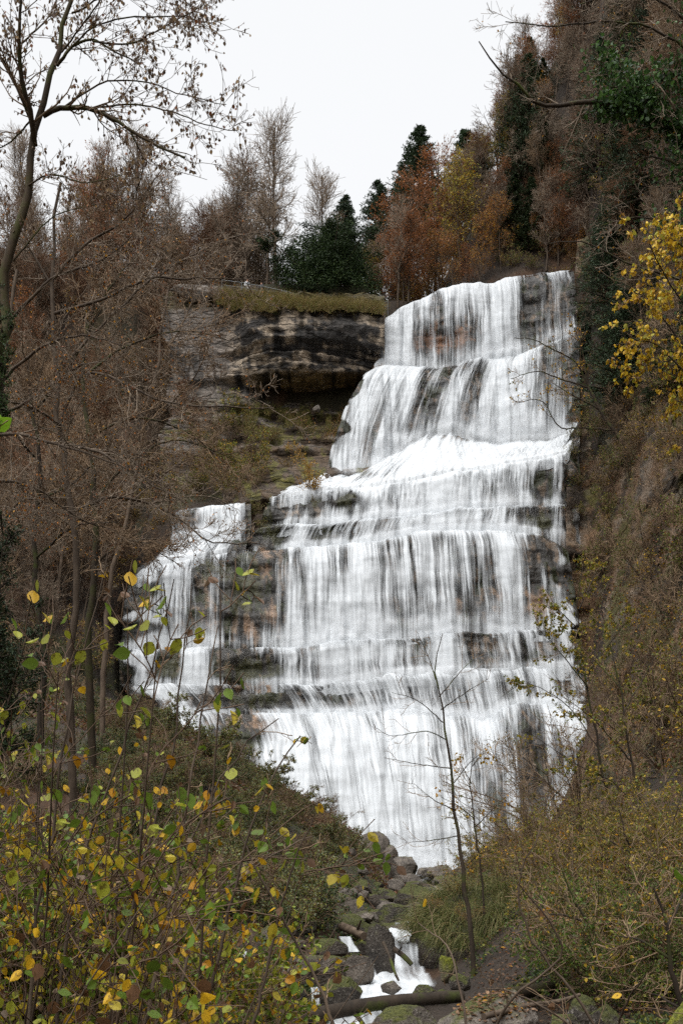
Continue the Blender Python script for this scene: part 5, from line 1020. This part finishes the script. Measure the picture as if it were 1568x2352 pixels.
def brownbush(px, py, d, s, rz, label, seed):
    r = shrub('arching_shrub', 4.6, seed, YG, (0.04, 0.07), 9, (11, 8), 0.35, 'twig', 0.55, -0.045, rt=0.0055, rs=0.028, bias=(-0.55, -0.1, 0)); x = (px-784)*d/F; r.location = (x, d, float(T(x, d))); r.scale = (s,)*3; r.rotation_euler[2] = rz; return tag(r, label, 'shrub', 'arching brown shrubs before the foot of the falls')
right_tree(15, [(1480, 2480), (1440, 2330), (1400, 2200), (1330, 2090), (1290, 2000)], [[(1430, 2300), (1500, 2220), (1560, 2180)], [(1405, 2210), (1480, 2100), (1520, 2000)], [(1350, 2120), (1280, 2100), (1200, 2110)], [(1390, 2180), (1330, 2180), (1240, 2200)]], 'crooked young tree with olive leaves over the lower right rocks', 84, 3, YG, (0.04, 0.065))
right_tree(12, [(1600, 2500), (1580, 2350), (1540, 2230), (1530, 2120), (1500, 2040)], [[(1570, 2320), (1490, 2280), (1430, 2270)], [(1535, 2200), (1470, 2160), (1420, 2150)], [(1530, 2130), (1570, 2050), (1590, 1980)]], 'thin young tree with yellow leaves at the lower right edge', 85, 3, YG, (0.04, 0.06))
right_tree(38, [(1300, 1990), (1290, 1900), (1260, 1800), (1250, 1740)], [[(1285, 1880), (1220, 1830), (1170, 1790)], [(1270, 1830), (1330, 1760), (1350, 1700)], [(1255, 1780), (1200, 1740), (1160, 1710)]], 'small sapling with olive leaves before the right foot of the falls', 86, 3)
brownbush(1330, 2000, 36, 1.25, 0.0, 'brown twiggy shrub arching left over the right foot of the falls', 91)
brownbush(1230, 2040, 33, 0.85, 0.3, 'lower brown twiggy shrub nearest the slender sapling', 92)
brownbush(1420, 1990, 40, 1.3, -0.2, 'brown arching shrub behind the two leaning young trees', 93)
brownbush(1520, 1960, 44, 1.3, 0.1, 'brown arching shrub at the right edge of the bank', 94)
# right hand thicket of small leaves
RS = [lambda: shrub('leafy_shrub', 2.2, 101, YG, (0.035, 0.065), 9, (9, 8), 3, 'twig', 0.6, -0.03, rt=0.0035, rs=0.014), lambda: shrub('leafy_shrub', 1.8, 102, [(4, GREEN), (3, (0.06, 0.085, 0.02)), (2, OLIVE)], (0.035, 0.06), 9, (9, 8), 4, 'twig', 0.7, -0.04, rt=0.003, rs=0.012), lambda: shrub('leafy_shrub', 2.0, 103, [(3, OLIVE), (2, GOLD), (2, BROWN)], (0.035, 0.06), 8, (9, 8), 2, 'twig', 0.6, -0.03, rt=0.0035, rs=0.014)]
g = R_(31); q = 0
while q < 74:
    px, py = g.uniform(1080, 1640), g.uniform(1930, 2300)
    if py > 2210 and px < 1330: continue
    if 1110 < px < 1350 and py > 2055 and g.uniform() < 0.85: continue
    x, d, z = spot(px, py, 12, 70)
    if np.isnan(d[0]) or (px < 1180 and d[0] < 24): continue
    v = 1 if (px > 1380 and py > 2100) else [0, 2, 0][q % 3]
    place(('rs', v), RS[v], (x[0], d[0], z[0]-0.1), g.uniform(0, 6.28), g.uniform(0.7, 1.3), ('small shrub crowded with yellow and olive leaves in the lower right thicket', 'green bramble like shrub in the bottom right thicket', 'shrub with sparse olive and brown leaves in the lower right thicket')[v], 'shrub', ('yellow shrubs of the right thicket', 'green shrubs of the right thicket', 'brown shrubs of the right thicket')[v]); q += 1
# the grass mound and the sapling in front of the falls
mound = boulder(940, 2028, 1290, 2300, 22.6, 'b_moss', 'dark mound of earth and rock under hanging grass right of the stream', 0.0, 'grassy mound', 0.8, 5, 0.1)
co = np.empty(len(mound.data.vertices)*3); mound.data.vertices.foreach_get('co', co); co = co.reshape(-1, 3); nn = unit(co)
kp = np.where((nn[:, 2] > -0.05) & (nn[:, 1] < 0.5) & (nn[:, 0] < 0.35))[0]; g = R_(32); kp = kp[fbm(co[kp][:, 0]*2.4, co[kp][:, 1]*2.4, co[kp][:, 2]*2.4, 3) > 0.46]; kp = g.choice(kp, 4200); base = co[kp]+np.array(mound.location)+g.normal(size=(4200, 3))*0.07
grass_patch('grass_tussock', base, (0.2, 0.9), 0.0055, [(4, (0.13, 0.155, 0.045)), (3, (0.20, 0.19, 0.06)), (3, (0.30, 0.23, 0.11)), (1, (0.08, 0.10, 0.03))], 'long green and straw grass hanging over the mound right of the stream', 'grass', 'stuff', 6, 0.5, 0.55, nn[kp]*0.7+np.array([-0.35, -0.3, 0.1]))
drawn_tree('sapling', 19.5, [[(1088, 2225), (1078, 2120), (1062, 2000), (1050, 1900), (1034, 1770), (1018, 1660), (1004, 1580), (998, 1520), (1016, 1455)], [(1000, 1560), (980, 1500), (955, 1450)], [(1018, 1660), (960, 1610), (900, 1590)], [(1025, 1700), (980, 1680), (900, 1690), (860, 1670)], [(1034, 1765), (960, 1755), (880, 1740)], [(1008, 1600), (1060, 1540), (1100, 1500)], [(1012, 1630), (1070, 1590), (1120, 1560)], [(1045, 1860), (1000, 1840), (950, 1800)], [(1052, 1920), (990, 1930), (930, 1935)], [(1040, 1800), (1080, 1750), (1120, 1720)]], [(0.052, 0.007)]+[(0.012, 0.0035)]*9, (1088, 2225), 'slender dark leafless sapling standing in front of the falls', 'sapling', 'bark_dark' if False else 'twig', 'bark_dark', (6, 3, 0), (0.25, 0.8), (0.12, 0.3), 0.003, None, 0.08, 1.0, depth=1, seed=110)
drawn_tree('sapling', 21.5, [[(1112, 2100), (1105, 2000), (1090, 1900), (1080, 1800), (1085, 1720)], [(1088, 1880), (1050, 1850), (1010, 1830)], [(1082, 1800), (1060, 1760), (1050, 1740)], [(1084, 1760), (1110, 1730), (1135, 1740)], [(1095, 1930), (1130, 1960), (1150, 1980)], [(1100, 1960), (1070, 1990)], [(1090, 1900), (1130, 1860), (1160, 1830)]], [(0.025, 0.008)]+[(0.012, 0.004)]*6, (1112, 2100), 'thin sapling with golden yellow leaves just right of the slender dark one', 'sapling', 'twig', 'bark_dark', (6, 3, 0), (0.2, 0.5), (0.1, 0.25), 0.003, (3, (0.05, 0.085), [(4, YEL), (3, GOLD), (1, OLIVE)], 0.55), 0.05, 0.8, depth=1, seed=111)

for px, py, d, v, sc_ in ((1160, 2060, 22.5, 1, 0.5), (1200, 2090, 22.2, 2, 0.6), (1130, 2110, 21.8, 1, 0.4), (1180, 2150, 21.6, 1, 0.5), (1240, 2140, 21.6, 2, 0.6), (1090, 2180, 21.2, 1, 0.32), (1050, 2060, 22.6, 2, 0.35), (1150, 2210, 20.8, 1, 0.4), (1220, 2210, 20.6, 1, 0.5), (1000, 2090, 22.2, 2, 0.25), (1080, 2120, 21.6, 2, 0.35)):
    place(('rs', v), RS[v], at(px, py, d), g.uniform(0, 6.28), sc_, ('', 'low leafy plant growing on the grassy mound right of the stream', 'sparse brown plant growing on the grassy mound right of the stream')[v], 'plant', ('', 'leafy plants on the grassy mound', 'brown plants on the grassy mound')[v])
# ------------------------------------------------------------------ left bank scrub and the hazel thicket
g = R_(33)
LS = [lambda: shrub('bank_shrub', 1.7, 121, [(3, (0.10, 0.125, 0.045)), (3, (0.18, 0.18, 0.035)), (1, BROWN), (2, (0.17, 0.19, 0.11))], (0.045, 0.08), 9, (9, 8), 5, 'twig', 0.7, -0.03, rt=0.0045, rs=0.012), lambda: shrub('bank_shrub', 1.9, 122, [(3, BROWN), (2, OLIVE), (1, COPPER)], (0.04, 0.07), 9, (10, 8), 1, 'twig', 0.6, -0.02, rt=0.0045, rs=0.014), lambda: shrub('bank_shrub', 1.5, 123, [(4, (0.05, 0.085, 0.028)), (2, (0.10, 0.13, 0.06)), (1, OLIVE)], (0.04, 0.075), 9, (9, 8), 4, 'twig', 0.8, -0.05, rt=0.004, rs=0.012)]
q = 0
while q < 165:
    px, py = g.uniform(250, 840), g.uniform(1640, 2140)
    if py < 1640+max(0, px-560)*1.0 or (px > 690 and py > 1990): continue
    x, d, z = spot(px, py, 13, 75)
    if np.isnan(d[0]) or x[0] > ip(d[0], [0, 15, 25, 70], [0.2, 0.75, 1.75, 6.1])-1.5: continue
    v = [0, 2, 0, 1, 0][q % 5]
    place(('ls', v), LS[v], (x[0], d[0], z[0]-0.1), g.uniform(0, 6.28), g.uniform(0.6, 1.15), ('grey green scrub on the left bank below the falls', 'brown twiggy scrub on the left bank below the falls', 'dark ivy green clump on the left bank below the falls')[v], 'shrub', ('green scrub of the left bank', 'brown scrub of the left bank', 'ivy clumps of the left bank')[v]); q += 1
q = 0
while q < 60:
    px, py = g.uniform(-60, 340), g.uniform(1480, 1840); x, d, z = spot(px, py, 13, 75)
    if np.isnan(d[0]): continue
    v = q % 3; place(('ls', v), LS[v], (x[0], d[0], z[0]-0.1), g.uniform(0, 6.28), g.uniform(0.6, 1.2), ('grey green scrub among the trunks at the foot of the left wood', 'brown twiggy scrub among the trunks at the foot of the left wood', 'dark ivy clump among the trunks at the foot of the left wood')[v], 'shrub', ('green scrub under the left wood', 'brown scrub under the left wood', 'ivy clumps under the left wood')[v]); q += 1
for px, py, s, l in ((600, 1760, 1.1, 'pale green bush in front of the left foot of the falls'), (540, 1700, 1.2, 'tall grey green bush before the lowest left ledge'), (480, 1680, 1.3, 'big grey green bush left of the lowest ledge'), (640, 1800, 0.9, 'leafy bush on the crest of the left bank beside the white water'), (710, 1880, 0.7, 'low bush on the bank crest above the grey boulders'), (400, 1680, 1.3, 'grey green bush below the far left end of the falls')):
    d = 56.0; x = (px-784)*d/F; place(('ls', 0), LS[0], (x, d, min(float(T(x, d)), (HOR-py)*d/F)), g.uniform(0, 6), s*1.4, l, 'bush', 'bushes on the crest of the left bank')
HZ = [(4, YEL), (4, (0.38, 0.30, 0.025)), (1, GOLD), (6, (0.11, 0.17, 0.02)), (5, (0.24, 0.25, 0.025)), (2, BROWN), (1, DRY)]
HB = [lambda: shrub('hazel', 3.3, 131, HZ, (0.036, 0.072), 5, (8, 5), 2, 'twig_brown', 0.22, -0.004, 'leaf_near', True, 0.0026, 0.011, 0.7, 0.35, None, (0.16, 0.30), 0.05),
      lambda: shrub('hazel', 3.0, 132, HZ, (0.036, 0.072), 5, (8, 5), 2, 'twig_brown', 0.25, -0.004, 'leaf_near', True, 0.0026, 0.010, 0.7, 0.35, (0.15, 0, 0), (0.16, 0.30), 0.05),
      lambda: shrub('hazel', 2.6, 133, HZ, (0.034, 0.068), 5, (8, 5), 2, 'twig_brown', 0.3, -0.006, 'leaf_near', True, 0.0024, 0.009, 0.7, 0.35, (0.1, 0, 0), (0.16, 0.32), 0.03)]
spots_ = [(-2.4, 5.0, 0), (-1.9, 4.6, 2), (-1.45, 5.2, 1), (-1.0, 4.9, 1), (-2.9, 6.2, 0), (-2.2, 6.4, 1), (-1.5, 6.6, 0), (-0.9, 6.3, 2), (-3.6, 7.8, 0), (-2.7, 8.0, 1), (-1.9, 8.3, 2), (-1.1, 8.0, 2), (-0.5, 6.0, 2), (-4.2, 9.4, 0), (-3.2, 9.8, 2), (-2.3, 10.0, 1), (-0.75, 4.3, 2), (-1.7, 3.9, 2)]
for i, (x, y, v) in enumerate(spots_):
    hz = g.uniform(0.9, 1.1)*(0.62 if (x/y*F+784) > 560 else 0.86 if (x/y*F+784) > 330 else 1.0)
    place(('hz', v), HB[v], (x, y, float(T(x, y))-0.1), g.uniform(-0.5, 0.5), hz, 'thin stemmed hazel with yellow, green and brown leaves in the lower left thicket', 'hazel', 'hazels of the lower left thicket')
drawn_tree('hazel', 4.6, [[(560, 2500), (600, 2300), (640, 2100), (690, 1950), (720, 1880)], [(430, 2480), (500, 2200), (560, 1960), (620, 1800), (690, 1690)], [(300, 2450), (380, 2150), (430, 1850), (470, 1600), (500, 1440)], [(800, 2480), (760, 2330), (700, 2200), (600, 2020), (540, 1880)], [(380, 2460), (420, 2250), (470, 2100), (600, 1980), (720, 1920)]], [(0.010, 0.003)]*5, (560, 2500), 'hazel stems bending right across the stream from the lower left', 'hazel', 'twig', 'bark', (7, 3, 0), (0.08, 0.22), (0.04, 0.1), 0.0018, (1, (0.038, 0.065), HZ, 0.55), 0.02, 0.6, seed=140, ovate=True, lmat='leaf_near')
drawn_tree('hazel', 5.4, [[(250, 2450), (300, 2100), (380, 1800), (420, 1560), (440, 1340)], [(120, 2450), (160, 2100), (250, 1800), (340, 1560), (400, 1330)], [(60, 2450), (90, 2100), (140, 1760), (200, 1480), (250, 1260)], [(330, 2450), (370, 2150), (460, 1880), (560, 1720), (640, 1650)]], [(0.011, 0.003)]*4, (250, 2450), 'hazel stems rising against the left wing of the falls', 'hazel', 'twig', 'bark', (7, 3, 0), (0.12, 0.35), (0.05, 0.14), 0.002, (1, (0.04, 0.07), [(4, YEL), (4, GOLD), (4, BROWN), (1, OLIVE)], 0.55), 0.02, 0.6, seed=141, ovate=True, lmat='leaf_near')
drawn_tree('bare_bush', 7.0, [[(1440, 2480), (1330, 2300), (1215, 2150), (1190, 2030), (1240, 1900)], [(1400, 2460), (1300, 2350), (1180, 2280), (1110, 2270)], [(1100, 2500), (1120, 2400), (1180, 2290), (1290, 2180), (1190, 2030)], [(1460, 2480), (1420, 2380), (1440, 2300), (1480, 2240)], [(1090, 2480), (1060, 2300), (1030, 2180), (960, 2120)]], [(0.013, 0.004)]*5, (1440, 2480), 'bare forked twigs with a few shrivelled leaves over the foreground boulder', 'bush', 'twig', 'bark', (5, 2, 0), (0.2, 0.6), (0.08, 0.2), 0.002, (1, (0.05, 0.08), [(4, BROWN), (1, YEL)], 0.25), 0.03, 0.8, seed=142, ovate=True, lmat='leaf_near')
GL = [lambda: shrub('green_shrub', 1.9, 151, [(4, GREEN), (4, (0.18, 0.22, 0.025)), (3, (0.28, 0.27, 0.03)), (2, YEL), (1, BROWN)], (0.04, 0.075), 8, (8, 6), 3, 'twig', 0.4, -0.02, 'leaf', True, 0.0028, 0.009)]
q = 0
while q < 125:
    px = g.uniform(-60, 540); py = g.uniform(1760, 2420); d = g.uniform(8.5, 18) if px < 420 else g.uniform(9, 12); x = (px-784)*d/F; z = float(T(x, d))
    place(('gl', 0), GL[0], (x, d, z-0.1), g.uniform(0, 6.28), g.uniform(0.7, 1.25)*(1.25 if px < 250 else 0.85), 'undershrub with many small green and yellow leaves behind the hazel stems', 'shrub', 'green shrubs behind the hazels'); q += 1

# ------------------------------------------------------------------ leaf litter and ground cover
def scatter(n, boxpx, dr, size, cols, label, cat, seed, lift=0.02, flat=0.75, ok=None, clump=0.0, name='leaf_litter'):
    rg = R_(seed); d = np.exp(rg.uniform(np.log(dr[0]), np.log(dr[1]), n)); px = rg.uniform(boxpx[0], boxpx[1], n); x = (px-784)*d/F
    xs = ip(d, [0, 15, 25, 70], [0.2, 0.75, 1.75, 6.1]); kp = np.abs(x-xs) > 1.1
    if clump: kp &= fbm(x*0.9, d*0.9, seed, 3) > clump
    if ok is not None: kp &= ok(x, d)
    x, d = x[kp], d[kp]; z = T(x, d); P = np.stack([x, d, z+lift+rg.uniform(0, 0.05, len(x))], 1)
    v, f, c = leaves(P, size, cols, rg, 0.0, False, 0.7, flat); tag(obj(name, meshdata(name, [(v, f, 0, c)], [M['leaf']], False)), label, cat, None, 'stuff')
scatter(60000, (-200, 1800), (6, 60), (0.04, 0.10), [(4, BROWN), (3, (0.16, 0.09, 0.05)), (2, COPPER), (2, DRY), (1, GOLD)], 'brown fallen leaves covering the banks', 'leaf litter', 161)
scatter(60000, (-100, 900), (12, 66), (0.05, 0.11), [(4, (0.05, 0.085, 0.026)), (3, (0.09, 0.12, 0.04)), (2, OLIVE)], 'ivy and bramble leaves carpeting the left bank', 'ground cover', 162, 0.08, 0.3, lambda x, d: x < 3, 0.47, 'ground_cover')
scatter(50000, (950, 1800), (12, 60), (0.045, 0.10), [(4, (0.035, 0.06, 0.018)), (3, (0.06, 0.085, 0.022)), (2, OLIVE)], 'green ground plants carpeting the right bank', 'ground cover', 163, 0.08, 0.3, lambda x, d: x > 1.5, 0.48, 'ground_cover')
scatter(70000, (-200, 1800), (45, 105), (0.10, 0.24), [(4, BROWN), (3, (0.16, 0.09, 0.05)), (2, COPPER), (2, DRY), (1, OLIVE)], 'brown fallen leaves and scrub litter on the steep wooded slopes', 'leaf litter', 166, 0.05, 0.3)
rg = R_(167); px, py = rg.uniform(1296, 1620, 22000), rg.uniform(600, 1760, 22000); kp = ~((px < 1325) & (py < 1046)); kp &= fbm(px*0.01, py*0.014, 3, 4) > 0.44; px, py = px[kp], py[kp]; dd = d_right(px, py)-rg.uniform(0.2, 1.6, len(px))
v, f, c = leaves(at(px, py, dd), (0.10, 0.24), [(4, BROWN), (3, (0.2, 0.13, 0.07)), (3, (0.13, 0.13, 0.03)), (2, (0.06, 0.08, 0.025)), (1, GOLD), (1, COPPER)], rg, 0.3, False, 0.7, 0.2)
tag(obj('leaf_litter', meshdata('leaf_litter', [(v, f, 0, c)], [M['leaf']], False)), 'brown leaves and small plants clinging to the bank right of the falls', 'leaf litter', None, 'stuff')
co = np.empty(len(fore.data.vertices)*3); fore.data.vertices.foreach_get('co', co); co = co.reshape(-1, 3); kp = np.where(unit(co)[:, 2] > 0.45)[0]; g = R_(165); kp = g.choice(kp, 420)
v, f, c = leaves(co[kp]+np.array(fore.location)+np.array([0, 0, 0.012]), (0.025, 0.06), [(4, (0.22, 0.12, 0.07)), (3, BROWN), (2, (0.3, 0.18, 0.1)), (1, GOLD)], g, 0, True, 0.7, 0.85)
tag(obj('fallen_leaves', meshdata('fallen_leaves', [(v, f, 0, c)], [M['leaf_near']], False)), 'pinkish brown fallen leaves lying on the foreground boulder', 'fallen leaves', None, 'stuff')
